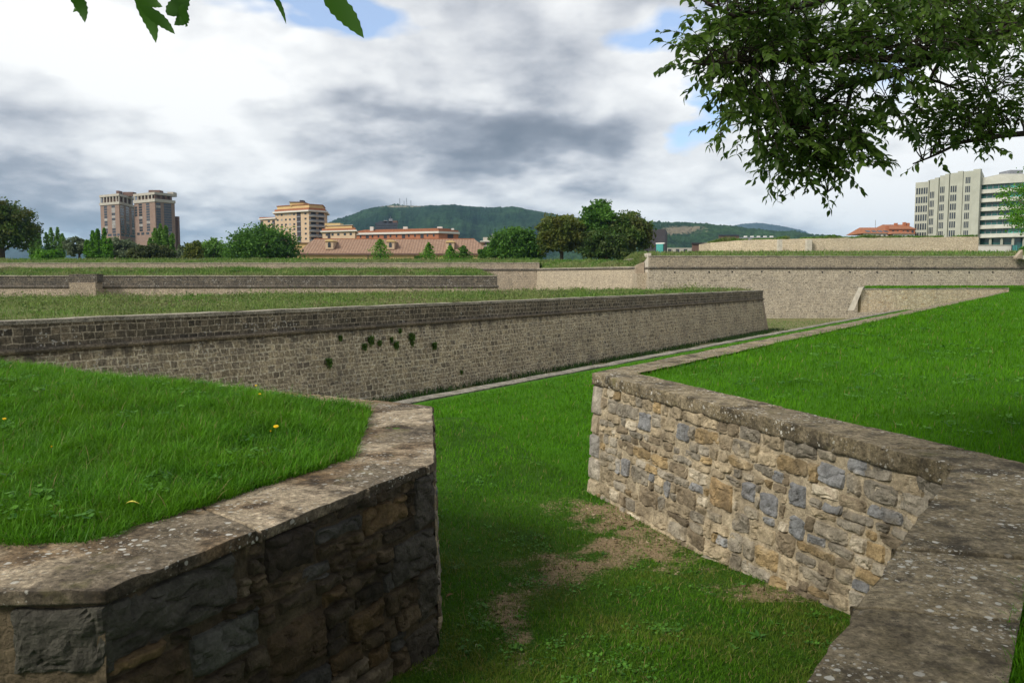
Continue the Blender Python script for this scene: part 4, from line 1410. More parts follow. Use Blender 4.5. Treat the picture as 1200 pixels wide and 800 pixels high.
M['bark'] = plain('bark', (.085, .068, .05), .95, .4, 8.0, bstr=.8)
M['bark_dark'] = plain('dark_bark', (.04, .032, .024), .95, .4, 12.0, bstr=.8)
FOL = {
    'dark': leafy('foliage_dark', (.03, .075, .010), (.10, .18, .028), (.13, .125, .025), .4, .6, .25),
    'mid': leafy('foliage_mid', (.03, .095, .010), (.11, .25, .028), None, .42, .6),
    'olive': leafy('foliage_olive', (.055, .09, .012), (.16, .215, .034), (.15, .145, .025), .4, .6, .4),
    'grey': leafy('foliage_grey', (.085, .12, .06), (.19, .24, .13), None, .35, .7),
    'poplar': leafy('foliage_poplar', (.07, .17, .024), (.18, .34, .055), None, .42, .55),
    'bright': leafy('foliage_bright', (.055, .165, .010), (.15, .35, .025), None, .4, .55),
    'yellow': leafy('foliage_yellow', (.075, .12, .014), (.21, .23, .035), None, .4, .6),
    'rust': leafy('foliage_rust', (.04, .075, .014), (.11, .15, .03), (.05, .13, .018), .38, .6, .4),
    'shrub': leafy('foliage_shrub', (.03, .05, .014), (.095, .115, .034), None, .3, .7),
}

def far_tree(name, label, x0, x1, ytop, ybase, d, fol, group, form='round', seed=0, dens=1.0, leaf=.36, trunk=True, cut=None):
    cx = (x0 + x1) / 2
    top, base = D(cx, ytop, d), D(cx, ybase, d)
    wdt = (x1 - x0) / FPX * d
    hgt = top.z - base.z
    zb = base.z - 1.2
    o = empty(name, (base.x, d, zb), label, 'shrub' if form == 'bush' else 'tree', group)
    pts, rr = [], []
    if form == 'round':
        p, r_ = crown_points((base.x, d, base.z + hgt * .56), (wdt * .47, wdt * .43, hgt * .46), int(75 * dens), 90, seed, 1.0, .36, -.8)
        pts.append(p); rr.append(r_)
    elif form == 'bush':
        p, r_ = crown_points((base.x, d, base.z + hgt * .25), (wdt * .47, wdt * .3, hgt * .72), int(60 * dens), 100, seed, .9, .5, -.3)
        pts.append(p); rr.append(r_)
    elif form in ('poplar', 'cone'):
        ns = max(2, int(wdt / 1.15)) if form == 'poplar' else 1
        for k in range(ns):
            ox = (k + .5) / ns * wdt - wdt / 2 + random.uniform(-.15, .15) if ns > 1 else 0.0
            hh = hgt * (1 - .5 * (abs(ox) / (wdt / 2 + .01)) ** 1.5 * random.uniform(.4, 1.2)) * random.uniform(.88, 1)
            n = int((1500 if form == 'poplar' else 1300) * dens)
            tt = rng.random(n) ** 1.15
            ang = rng.uniform(0, 6.283, n)
            R0 = wdt / ns * (.92 if ns > 1 else .62)
            lump = np.array([1 + 1.0 * mn.noise(Vector((q * 7 + seed, math.cos(a_) * 1.2 + k, math.sin(a_) * 1.2))) for q, a_ in zip(tt, ang)])
            rad = R0 * (1 - tt) ** (.5 if form == 'poplar' else .7) * np.minimum(1, .35 + tt * 4) * lump * np.sqrt(rng.random(n)) + .05
            lean = ox * .25
            p = np.stack([base.x + ox * .85 + lean * tt + rad * np.cos(ang), d + rng.uniform(-.3, .3) + rad * np.sin(ang), base.z + hh * tt], 1)
            pts.append(p)
            rr.append(np.clip(.5 + .55 * (lump - 1) + rng.normal(0, .2, n), 0, 1))
        leaf = min(leaf, .26)
    pts, rr = np.concatenate(pts), np.concatenate(rr)
    pts = pts[pts[:, 2] > zb]
    rr = rr[:len(pts)]
    v, f, lt, ra = quads_cloud(pts, np.full(len(pts), leaf), rr)
    np_mesh('crown', v, f, lt, FOL[fol], o, {'rnd': ra}, smooth=False)
    mb = MB()
    tr = max(.08, wdt * .035)
    mb.tube([(base.x, d, zb), (base.x + .05, d, base.z + hgt * .3), (base.x - .04, d, base.z + hgt * .75)], [tr * 1.2, tr, tr * .3], 7)
    if form in ('round', 'bush'):
        for k in range(7):
            a = k * 2.4 + seed
            z_ = base.z + hgt * (.12 + .05 * k)
            mb.tube([(base.x, d, z_), (base.x + math.cos(a) * wdt * .2, d + math.sin(a) * wdt * .2, z_ + hgt * .2),
                     (base.x + math.cos(a) * wdt * .36, d + math.sin(a) * wdt * .36, z_ + hgt * .3)], [tr * .6, tr * .4, tr * .15], 5)
    mb.build('trunk', M['bark'], o, smooth=True)
    return o

G = 'trees and shrubs standing on the far rampart'
T = far_tree
T('broadleaf_tree', 'big dark tree at the far left edge of the ramparts', -38, 43, 237, 303, 185, 'dark', G, 'round', 1, 2.6)
T('poplar_tree', 'slim poplar just right of the big dark left tree', 36, 50, 261, 303, 230, 'poplar', G, 'poplar', 2)
T('poplar_tree', 'double topped poplar left of the brick towers, second poplar from the left', 54, 76, 263, 303, 232, 'poplar', G, 'poplar', 3)
T('shrub', 'rounded vivid green bush below the double topped poplar', 41, 74, 293.5, 304, 180, 'bright', G, 'bush', 4)
T('broadleaf_tree', 'hazy grey green tree between the poplars left of the towers', 76, 110, 279, 303, 215, 'grey', G, 'round', 5, .9)
T('poplar_tree', 'broad bright poplar clump before the left brick tower', 102, 131, 264, 303.5, 190, 'bright', G, 'poplar', 6, 1.3)
T('shrub', 'pale grey olive like shrub at the foot of the brick towers', 124, 162, 279, 303, 200, 'grey', G, 'bush', 7, 1.3)
T('shrub', 'low dark brownish shrub below the right brick tower', 150, 206, 288, 303.5, 185, 'shrub', G, 'bush', 8, 1.5)
T('poplar_tree', 'bushy poplar standing before the right brick tower', 175, 205, 259, 303, 195, 'poplar', G, 'poplar', 9, 1.3)
T('poplar_tree', 'thin wispy poplar in the gap right of the towers', 208, 216, 284, 303, 230, 'grey', G, 'poplar', 10, .6)
T('shrub', 'yellow green rounded bush right of the brick towers', 216, 238, 283, 303, 205, 'yellow', G, 'bush', 11)
T('broadleaf_tree', 'soft pale green tree left of the large round tree', 232, 270, 281, 303, 215, 'poplar', G, 'bush', 12, .9)
T('broadleaf_tree', 'large round green tree hiding the foot of the yellow apartment block', 262, 351, 268, 305, 190, 'mid', G, 'bush', 13, 2.6)
T('young_tree', 'young bright tree before the left centre of the tiled hall', 434, 457, 278, 305, 178, 'bright', G, 'cone', 14, 1.3, .2)
T('young_tree', 'slender young tree before the middle of the tiled hall', 495, 510, 284, 305, 178, 'bright', G, 'cone', 15, 1.1, .2)
T('young_tree', 'small green tree before the right dormer of the tiled hall', 520, 536, 287, 305, 178, 'bright', G, 'cone', 16, 1.2, .2)
T('young_tree', 'darker small tree beside the right dormer of the tiled hall', 533, 553, 286, 305, 180, 'mid', G, 'cone', 17, 1.3, .2)
T('shrub', 'little bush between two young trees before the hall', 486, 494, 299, 305, 176, 'bright', G, 'bush', 18, .4, .18)
T('shrub', 'green bush at the right end of the tiled hall', 562, 584, 290, 304.5, 180, 'mid', G, 'bush', 19, .8)
T('broadleaf_tree', 'full green tree at the left of the central tree group', 570, 640, 268, 304, 175, 'mid', G, 'bush', 20, 2.2)
T('broadleaf_tree', 'rounded golden olive tree in the central tree group', 630, 686, 254, 304, 172, 'olive', G, 'round', 21, 2.4)
T('broadleaf_tree', 'tallest airy tree of the central tree group', 676, 730, 240, 304, 176, 'mid', G, 'round', 22, 1.8)
T('broadleaf_tree', 'rust tinged dark tree low in the central tree group', 684, 738, 266, 304, 168, 'rust', G, 'bush', 23, 1.9)
T('broadleaf_tree', 'dark green tree at the right end of the central tree group', 712, 763, 250, 304, 174, 'dark', G, 'round', 24, 2.2)
T('broadleaf_tree', 'small light green tree before the glass wing of the office block at the right edge', 1178, 1262, 200, 290, 75, 'bright', None, 'round', 25, 1.3, .13)
T('shrub', 'dense green tuft of bush on top of the upper wall', 966, 986, 275.5, 281, 155, 'mid', None, 'bush', 26, .5, .2)

# ---- overhanging tree on the right: limbs, twigs and single leaves
def leaf_mesh(name, base, dirs, nrm, ln, wd, mat, rnd, parent, curl=.25):
    n = len(base)
    dirs = dirs / np.linalg.norm(dirs, axis=1)[:, None]
    side_ = np.cross(dirs, nrm); side_ /= np.linalg.norm(side_, axis=1)[:, None]
    nn = np.cross(side_, dirs)
    V = []
    prof = [(0, 0), (.22, .40), (.48, .5), (.75, .30), (1, 0)]
    for tt, ww in prof:
        c = base + dirs * (ln * tt)[:, None] - nn * (ln * curl * tt * tt)[:, None]
        if ww == 0: V.append(c)
        else:
            lift = nn * (wd * ww * .35)[:, None]
            V.append(c - side_ * (wd * ww)[:, None] + lift)
            V.append(c)
            V.append(c + side_ * (wd * ww)[:, None] + lift)
    verts = np.stack(V, 1).reshape(-1, 3)          # 1+3+3+3+1 = 11
    pat = [0, 2, 1, 0, 3, 2, 1, 2, 5, 4, 2, 3, 6, 5, 4, 5, 8, 7, 5, 6, 9, 8, 7, 8, 10, 8, 9, 10]
    tot = [3, 3, 4, 4, 4, 4, 3, 3]
    faces = ((np.arange(n) * 11)[:, None] + np.array(pat)[None]).ravel()
    return np_mesh(name, verts, faces, np.tile(tot, n), mat, parent, {'rnd': np.repeat(rnd, 11)}, smooth=True)

M['leaf_over'] = leafy('overhang_leaves', (.045, .10, .016), (.15, .25, .04), None, .56, .33, spec=.5)
M['leaf_big'] = leafy('near_leaves', (.05, .14, .018), (.10, .24, .032), None, .5, .4)
tr = empty('overhanging_tree', (8.2, 4.4, 1.8), 'tree whose leafy dark branches hang into the upper right of the view', 'tree')
limbs = []
def limb(pts, r0, r1):
    pts = [Vector(p) for p in pts]
    out = []
    for i in range(len(pts) - 1):
        for k in range(6):
            f = k / 6
            q = pts[i].lerp(pts[i + 1], f)
            out.append(q + Vector((mn.noise(q * 1.3), mn.noise(q * 1.3 + Vector((4, 0, 0))), mn.noise(q * 1.3 + Vector((0, 7, 0))))) * .07)
    out.append(pts[-1])
    limbs.append((out, [r0 + (r1 - r0) * i / (len(out) - 1) for i in range(len(out))]))
fork = Vector((8.0, 4.6, 5.2))
limb([(8.2, 4.4, 1.5), (8.1, 4.5, 3.4), fork, (7.6, 4.7, 8.0), (7.2, 5.0, 10.5)], .24, .08)
limb([fork, D(1260, 10, 5.9), D(1110, 62, 5.6), D(985, 105, 5.3), D(900, 165, 5.1)], .05, .006)
limb([fork, D(1330, 150, 6.0), D(1200, 155, 5.7), D(1120, 168, 5.6), D(1070, 192, 5.5)], .036, .005)
limb([fork, D(1290, -90, 5.6), D(1100, -30, 5.3), D(950, 5, 5.0), D(860, 18, 4.9), D(815, -2, 4.9)], .045, .005)
limb([D(1110, 62, 5.6), D(1000, 68, 5.2), D(890, 72, 4.9), D(812, 74, 4.7)], .03, .005)
limb([D(1000, 100, 5.35), D(985, 170, 5.3), D(970, 225, 5.25)], .015, .004)
limb([D(1110, 62, 5.6), D(1090, 100, 5.8), D(1160, 110, 6.2)], .02, .004)
limb([fork, (6.4, 3.2, 7.2), (4.4, 2.2, 8.6)], .09, .02)
limb([fork, (7.4, 6.6, 7.6), (6.4, 8.4, 9.5)], .08, .02)
limb([fork, (8.5, 2.4, 7.4), (7.8, .2, 8.8)], .08, .02)
mb = MB()
for p, r in limbs: mb.tube(p, r, 7)
lp_all = np.array([q for p, r in limbs for q in p])
twig_mb = MB()
lb, ld, lnr, ll, lw, lr = [], [], [], [], [], []
def twig(p, d0, length, nleaf, scale, shade):
    pts = [Vector(p)]
    d = Vector(d0).normalized()
    for k in range(6):
        d = (d + Vector((random.gauss(0, .12), random.gauss(0, .12), -.045 + random.gauss(0, .10)))).normalized()
        pts.append(pts[-1] + d * length / 6)
    twig_mb.tube(pts, [.0035, .003, .0028, .0024, .002, .0016, .001], 3)
    for k in range(nleaf):
        f = (k + 1) / nleaf * 5.99
        i = int(f); q = pts[i].lerp(pts[i + 1], f - i)
        t_ = (pts[i + 1] - pts[i]).normalized()
        sd = t_.cross(Vector((0, 0, 1)))
        if sd.length < .1: sd = Vector((1, 0, 0))
        sd = sd.normalized() * (1 if k % 2 else -1)
        dd = (t_ * .55 + sd * random.uniform(.35, .8) + Vector((random.gauss(0, .35), random.gauss(0, .35), -random.uniform(-.3, .6)))).normalized()
        n_ = Vector((random.gauss(0, .45), random.gauss(0, .45), 1)).normalized()
        if abs(n_.dot(dd)) > .95: n_ = Vector((1, 0, .2)).normalized()
        lb.append(q); ld.append(dd); lnr.append(n_)
        L_ = scale * random.uniform(.7, 1.2)
        ll.append(L_); lw.append(L_ * random.uniform(.44, .56))
        lr.append(min(1, max(0, shade + random.gauss(0, .18))))
shapes = [(1010, 30, 165, 62, 225, 4.6, 6.2), (965, 95, 105, 60, 150, 4.6, 5.8), (935, 150, 85, 45, 92, 4.7, 5.6), (962, 190, 62, 28, 56, 4.8, 5.4),
          (1120, 20, 95, 48, 120, 4.9, 6.6), (1085, 62, 70, 26, 30, 5.0, 6.2), (878, 72, 52, 20, 36, 4.6, 5.0), (826, 80, 24, 14, 13, 4.5, 4.9),
          (868, 8, 28, 18, 18, 4.7, 5.0), (870, 110, 30, 28, 20, 4.7, 5.1), (1125, 150, 55, 18, 42, 5.4, 5.9), (1178, 140, 38, 22, 30, 5.4, 6.0),
          (1185, 50, 30, 26, 20, 5.2, 6.4), (1160, 105, 40, 12, 12, 5.6, 6.2), (1095, 178, 26, 10, 14, 5.3, 5.7), (880, 25, 40, 30, 34, 4.7, 5.3), (960, 212, 26, 8, 7, 5.0, 5.4), (1150, 172, 30, 10, 10, 5.4, 5.9),
          (1310, 30, 90, 80, 110, 5.0, 6.6), (1290, 140, 70, 26, 40, 5.4, 6.2), (1420, 60, 90, 90, 80, 5.4, 6.8)]
for (px, py, rx, ry, n, da, db) in shapes:
    for k in range(n):
        a = random.random() * 6.283
        q = math.sqrt(random.random())
        x_, y_ = px + math.cos(a) * q * rx, py + math.sin(a) * q * ry - 14
        d = random.uniform(da, db)
        p = D(x_, y_, d)
        dist = np.linalg.norm(lp_all - np.array(p), axis=1)
        j = int(dist.argmin())
        near_ = Vector(lp_all[j])
        if dist[j] < .8 and random.random() < .6:
            bow = Vector((random.gauss(0, .05), random.gauss(0, .05), .05))
            L_ = [near_.lerp(p, q_) + bow * math.sin(3.14 * q_) for q_ in (0, .2, .4, .6, .8, 1)]
            twig_mb.tube(L_, [.005, .0046, .0042, .0038, .0034, .003], 4)
        dr = (p - near_).normalized() * .9 + Vector((random.gauss(-.15, .5), random.gauss(0, .5), random.gauss(-.1, .35)))
        twig(p, dr, random.uniform(.20, .42), random.randint(11, 20), .058, random.uniform(.05, .95))
mb.build('trunk', M['bark_dark'], tr, smooth=True)
twig_mb.build('twigs', M['bark_dark'], tr)
leaf_mesh('foliage', np.array(lb), np.array(ld), np.array(lnr), np.array(ll), np.array(lw), M['leaf_over'], np.array(lr), tr)

def off_frame(p, margin=40):
    y = p[:, 1]
    cpz = p[:, 2] - H
    fwd = y * CP - cpz * SP
    up = y * SP + cpz * CP
    px_ = 600 + FPX * p[:, 0] / np.maximum(fwd, .01)
    py_ = 400 - FPX * up / np.maximum(fwd, .01)
    inside = (fwd > .05) & (px_ > -margin) & (px_ < 1200 + margin) & (py_ > -margin) & (py_ < 800 + margin)
    return ~inside
def canopy(parent, c, r, n, per, seed, size, mat):
    p, rr = crown_points(c, r, n, per, seed, 1.0, .3, -.6)
    k = off_frame(p)
    v, f, lt, ra = quads_cloud(p[k], np.full(k.sum(), size), rr[k])
    np_mesh('crown', v, f, lt, mat, parent, {'rnd': ra}, smooth=False)
canopy(tr, (7.2, 4.0, 8.8), (4.6, 4.4, 3.2), 60, 110, 31, .12, M['leaf_over'])

# ---- second tree, over the lens on the left: a few large leaves reach into the view
t2 = empty('near_tree', (-4.6, -3.4, 1.8), 'tree whose few large toothed leaves hang into the top left corner of the view', 'tree')
mb = MB()
tip = D(250, -70, 1.7)
limbs = []
limb([(-4.6, -3.4, 1.4), (-4.5, -3.3, 4.0), (-4.3, -3.0, 6.5), (-4.0, -2.8, 9)], .26, .08)
limb([(-4.5, -3.3, 4.2), (-3.0, -1.6, 5.6), (-1.6, .4, 5.2), tip + Vector((-.35, .0, .25))], .09, .012)
limb([tip + Vector((-.35, .0, .25)), D(60, -40, 1.7)], .008, .003)
limb([tip + Vector((-.35, .0, .25)), D(185, -30, 1.7), D(335, -28, 1.65), D(372, -22, 1.6)], .010, .003)
for p, r in limbs: mb.tube(p, r, 7)
mb.build('trunk', M['bark_dark'], t2, smooth=True)
canopy(t2, (-3.6, -2.6, 8.8), (4.2, 4.0, 2.6), 60, 110, 44, .14, M['leaf_over'])
big_leaves = [((78, -18), (98, 27), 17, 1.7), ((92, -14), (84, 14), 13, 1.74), ((158, -6), (181, 51), 18, 1.68), ((163, 6), (204, 41), 15, 1.66),
              ((150, -8), (190, 9), 15, 1.72), ((196, 18), (222, -14), 24, 1.7), ((215, 6), (203, 29), 20, 1.69), ((214, 22), (216, 31), 4, 1.69),
              ((312, -20), (334, 29), 7, 1.62), ((376, -14), (425, 46), 25, 1.6), ((178, -24), (172, 2), 22, 1.75)]
for (a, b, wpx, d) in big_leaves:
    pa, pb = D(*a, d), D(*b, d + .02)
    mb = MB()
    ax = (pb - pa)
    sdv = ax.cross(Vector((0, 1, 0))).normalized()
    n = 15
    rows_ = []
    for k in range(n + 1):
        f = k / n
        wv = math.sin(math.pi * f ** .78) ** .85 * (1 - .22 * f)
        tooth = 1 + .16 * ((k * 1.0) % 2 - .5)
        hw = wpx / FPX * d * .5 * wv * tooth
        c = pa.lerp(pb, f) + Vector((0, .012 * math.sin(f * 3), 0)) + sdv * .05 * ax.length * math.sin(f * 2.6)
        rows_.append([mb.vert(c - sdv * hw + Vector((0, hw * .35, 0))), mb.vert(c), mb.vert(c + sdv * hw + Vector((0, hw * .25, 0)))])
    for k in range(n):
        for q in range(2):
            mb.face((rows_[k][q], rows_[k][q + 1], rows_[k + 1][q + 1], rows_[k + 1][q]))
    o = mb.build('leaf', M['leaf_big'], t2, smooth=True)
    at = o.data.attributes.new('rnd', 'FLOAT', 'POINT')
    at.data.foreach_set('value', np.full(len(o.data.vertices), random.random()).astype(np.float32))

# ------------------------------------------------------------------ clover, pebbles
def clear_of_coping(x, y):
    m = min(f(x, y) for f in sd_L)
    if -.2 < m < .85: return False
    return not (-.2 < min(sd_FA(x, y), max(sd_AB(x, y), sd_BN(x, y))) < .75)

def clover(name, n, d0, d1, margin, test, zf, up, label, mat, sz=.016):
    p0 = scatter(n, d0, d1, margin, lambda x, y: test(x, y) and clear_of_coping(x, y) and mn.noise(Vector((x * .9, y * .9, 90))) + .4 * mn.noise(Vector((x * 4, y * 4, 12))) > .12, zf)
    pts, rr = [], []
    for p in p0:
        k = 9
        q = np.clip(rng.normal(0, .5, (k, 3)), -1, 1) * np.array([.07, .07, .012])
        pts.append(p + q + np.array([0, 0, up]))
        rr.append(np.clip(rng.random() + rng.normal(0, .2, k), 0, 1))
    pts, rr = np.concatenate(pts), np.concatenate(rr)
    n_ = len(pts)
    a = rng.uniform(0, 6.283, n_)
    t1 = np.stack([np.cos(a), np.sin(a), rng.normal(0, .3, n_)], 1); t2_ = np.stack([-np.sin(a), np.cos(a), rng.normal(0, .3, n_)], 1)
    s_ = (sz * rng.uniform(.6, 1.4, n_) * np.clip(pts[:, 1] / 9, 1, 3))[:, None]
    v = np.stack([pts - t1 * s_, pts + t2_ * s_ * .8, pts + t1 * s_, pts - t2_ * s_ * .8], 1).reshape(-1, 3)
    tag(np_mesh(name, v, np.arange(4 * n_), np.full(n_, 4), mat, None, {'rnd': np.repeat(rr, 4)}, smooth=False), label, 'ground cover', kind='stuff')
M['clover'] = leafy('clover', (.035, .13, .012), (.12, .30, .03), None, .35, .55)
clover('lawn_clover', 5200, 3, 40, .72, ltest, lawn_z, .05, 'clover and flat weeds mixed into the mown lawn on the right', M['clover'])
clover('mound_clover', 2600, 3.4, 13, .8, mtest, mound_z, .09, 'clover and broad leaves mixed into the mound grass', M['clover'], .018)
clover('gap_clover', 2600, 5, 14, .6, lambda x, y: gtest(x, y) and y < 14, gz, .055, 'small clover and weeds in the grass of the gap', M['clover'], .014)
pts = []
for _ in range(60000):
    y = rng.uniform(5.2, 12.4); x = rng.uniform(-1.2, 3.6)
    if sd_AB(x, y) > -.08 or in_mound(x, y, -.05): continue
    if bare_gap(x, y) * rng.random() > .22: pts.append((x, y, gz(x, y) + .036))
pts = np.array(pts[:5000])
v, f, lt, ra = quads_cloud(pts, rng.gamma(1.5, .006, len(pts)) + .003, rng.random(len(pts)))
M['litter'] = leafy('dry_litter', (.09, .06, .035), (.36, .29, .19), None, 0, .9, spec=.1)
tag(np_mesh('dry_litter', v, f, lt, M['litter'], None, {'rnd': ra}, smooth=False), 'crumbs of earth, dry grass and leaf litter on the worn ground', 'litter', kind='stuff')

# ------------------------------------------------------------------ buildings
M['brick_pink'] = plain('pink_brick', (.25, .175, .14), .9, .14, .6)
M['brick_shade'] = plain('brown_brick', (.16, .10, .08), .9, .14, .6)
M['conc'] = plain('pale_concrete', (.42, .39, .335), .85, .12, .5)
M['win'] = plain('window_glass', (.035, .045, .055), .15, .5, .4, spec=.6, bstr=0)
M['win_light'] = plain('window_blind', (.30, .30, .29), .5, .4, .5, bstr=0)
M['yellow'] = plain('cream_render', (.52, .385, .26), .9, .08, .4)
M['yellow2'] = plain('ochre_render', (.58, .42, .20), .9, .1, .4)
M['terra'] = plain('terracotta_tile', (.30, .125, .065), .85, .25, 1.5)
M['orange'] = plain('orange_brick', (.37, .145, .075), .9, .14, .5)
M['white_trim'] = plain('white_trim', (.62, .60, .55), .8, .08, .8)
M['slate'] = plain('dark_slate', (.05, .06, .08), .6, .3, .6)
M['charcoal'] = plain('charcoal_cladding', (.045, .042, .05), .7, .15, .3)
M['teal'] = plain('teal_panel', (.06, .30, .28), .4, .12, .4, spec=.5)
M['office'] = plain('office_concrete', (.39, .40, .335), .88, .10, .35)
M['office_band'] = plain('office_band', (.50, .50, .44), .85, .12, .4)
M['glass_teal'] = plain('teal_glass', (.07, .34, .30), .12, .6, .25, spec=.7, bstr=0)
M['glass_dark'] = plain('dark_glass', (.02, .09, .082), .15, .6, .3, spec=.7, bstr=0)
M['metal'] = plain('grey_metal', (.22, .23, .25), .5, .2, 1.0)
M['white'] = plain('white_paint', (.72, .72, .70), .7, .1, .5)

def tile_roof():
    m, t = newmat('ribbed_tiles')
    pos = t.n('ShaderNodeNewGeometry').outputs['Position']
    sp = t.n('ShaderNodeSeparateXYZ', None, _0=pos)
    wv = t.math('SINE', t.math('MULTIPLY', sp.outputs[0], 7.5))
    n1 = t.noise(pos, 1.2, 6, .7); n2 = t.noise(t.scale(pos, (3, 1, 1)), 2.5, 5, .7)
    c = t.mix(t.maprange(n1, .35, .65), (.22, .135, .09), (.33, .215, .15))
    c = t.mix(t.math('MULTIPLY', t.maprange(n2, .5, .68), .6), c, (.36, .27, .2))
    c = t.mix(t.math('MULTIPLY', t.maprange(wv, -.2, .9), .35), c, (.15, .085, .06))
    finish(t, c, .9, t.math('ADD', t.math('MULTIPLY', wv, .5), n2), .6, .12)
    return m
M['tiles'] = tile_roof()

class Bld:
    def __init__(self, name, label, cat, foot, z0, z1, mat, group=None):
        self.foot = [Vector((p[0], p[1], 0)) for p in foot]
        c = sum(self.foot, Vector()) / len(foot)
        self.z0, self.z1 = z0, z1
        self.root = empty(name, (c.x, c.y, z0), label, cat, group)
        mb = MB(); mb.prism(self.foot, z0, z1)
        self.body = mb.build('wall', mat, self.root)
    def panel(self, name, mat, i, s0, s1, za, zb, out=.03, thick=.3, mb=None):
        a, b = self.foot[i], self.foot[(i + 1) % len(self.foot)]
        n = rn(a, b)
        p, q = a.lerp(b, s0), a.lerp(b, s1)
        m = mb or MB()
        m.prism([p + n * out, q + n * out, q - n * thick, p - n * thick], za, zb)
        if mb is None: return m.build(name, mat, self.root)
    def slab(self, name, mat, za, zb, out, inner=0):
        mb = MB()
        c = sum(self.foot, Vector()) / len(self.foot)
        poly = offset(self.foot + [self.foot[0], self.foot[1]], out)[1:-1]
        mb.prism([(p.x, p.y) for p in poly], za, zb)
        return mb.build(name, mat, self.root)

def para(l, n, r):
    l, n, r = Vector((l.x, l.y, 0)), Vector((n.x, n.y, 0)), Vector((r.x, r.y, 0))
    return [l, n, r, l + r - n]

# twin brick towers
dT = 560
zt = lambda y: Z(y, dT)
b = Bld('brick_tower', 'left one of two brown brick apartment towers, with a flat pale roof terrace', 'building', para(D(119, 280, 572), D(141, 280, 560), D(159.5, 280, 590)), 4, zt(239.2), M['brick_pink'])
b.slab('terrace_band', M['conc'], zt(239.2), zt(236.3), .5)
b.slab('terrace_core', M['brick_shade'], zt(236.3), zt(229.5), -1.2)
b.slab('roof_slab', M['conc'], zt(229.5), zt(226.8), .35)
for k in range(6): b.panel('column', M['conc'], 0, k / 6 + .01, k / 6 + .05, zt(236.3), zt(229.5), .1, .5)
for k in range(4): b.panel('column', M['conc'], 1, k / 4 + .01, k / 4 + .06, zt(236.3), zt(229.5), .1, .5)
for s0_, s1_ in ((.20, .36), (.60, .78)):
    for k in range(11):
        za = zt(240.2 + 3.0 * k + 2.5); b.panel('window', M['win_light'] if random.random() < .28 else M['win'], 0, s0_, s1_, za, zt(240.2 + 3.0 * k), .04)
for s0_, s1_ in ((.05, .28), (.40, .60), (.76, .92)):
    for k in range(11):
        b.panel('window', M['win_light'] if random.random() < .15 else M['win'], 1, s0_, s1_, zt(242.6 + 3.0 * k), zt(240.2 + 3.0 * k), .04)
for s_, e_ in ((.1, .28), (.35, .55), (.62, .8), (.85, .98)): b.panel('loggia', M['win'], 0, s_, e_, zt(276.2), zt(273.6), .05)
for s_, e_ in ((.05, .25), (.32, .55), (.62, .95)): b.panel('loggia', M['win'], 1, s_, e_, zt(276.2), zt(273.6), .05)
for x0, x1, yt, d in ((136, 139.3, 223.5, 575), (143.5, 156, 225, 578)):
    p, q = D(x0, yt, d), D(x1, yt, d)
    mb = MB(); mb.box(p.x, q.x, d, d + 5, zt(226.8), p.z); mb.build('roof_box', M['brick_shade'], b.root)
b = Bld('brick_tower', 'right one of two brown brick apartment towers, with wide dark window bays', 'building', para(D(158.7, 280, 566), D(183, 280, 552), D(206, 280, 566)), 4, zt(237.6), M['brick_pink'])
b.slab('terrace_band', M['conc'], zt(237.6), zt(234.2), .5)
b.slab('terrace_core', M['brick_shade'], zt(234.2), zt(229.3), -1.2)
b.slab('roof_slab', M['conc'], zt(229.3), zt(226.5), .3)
for k in range(6): b.panel('column', M['conc'], 0, k / 6 + .01, k / 6 + .05, zt(234.2), zt(229.3), .1, .5)
for k in range(4): b.panel('column', M['brick_shade'], 1, k / 4 + .01, k / 4 + .1, zt(234.2), zt(229.3), .1, .5)
for s0_, s1_ in ((.22, .38), (.58, .74), (.02, .14)):
    for k in range(11):
        if s0_ < .1 and not 1 <= k <= 4: continue
        b.panel('window', M['win_light'] if random.random() < .22 else M['win'], 0, s0_, s1_, zt(241.0 + 3.0 * k), zt(238.6 + 3.0 * k), .04)
for s0_, s1_ in ((.05, .27), (.44, .82)):
    for k in range(12):
        b.panel('window', M['win_light'] if random.random() < .2 else M['win'], 1, s0_, s1_, zt(241.2 + 3.0 * k), zt(238.6 + 3.0 * k), .04)
for s_, e_ in ((.1, .22), (.3, .44), (.54, .68), (.78, .92)): b.panel('loggia', M['win'], 0, s_, e_, zt(275.2), zt(272.4), .05)
for s_, e_ in ((.05, .3), (.42, .62), (.66, .84)): b.panel('loggia', M['win'], 1, s_, e_, zt(275.2), zt(272.4), .05)
for x0, x1, yt, d in ((174, 187, 222.8, 566), (196, 203, 225, 566)):
    p, q = D(x0, yt, d), D(x1, yt, d)
    mb = MB(); mb.box(p.x, q.x, d, d + 6, zt(229), p.z); mb.build('roof_box', M['brick_shade'] if x0 < 190 else M['conc'], b.root)
p, q = D(203, 240, 572), D(207.8, 240, 572)
mb = MB(); mb.box(p.x, q.x, 572, 575, 4, zt(252)); mb.build('side_wing', M['brick_shade'], b.root)

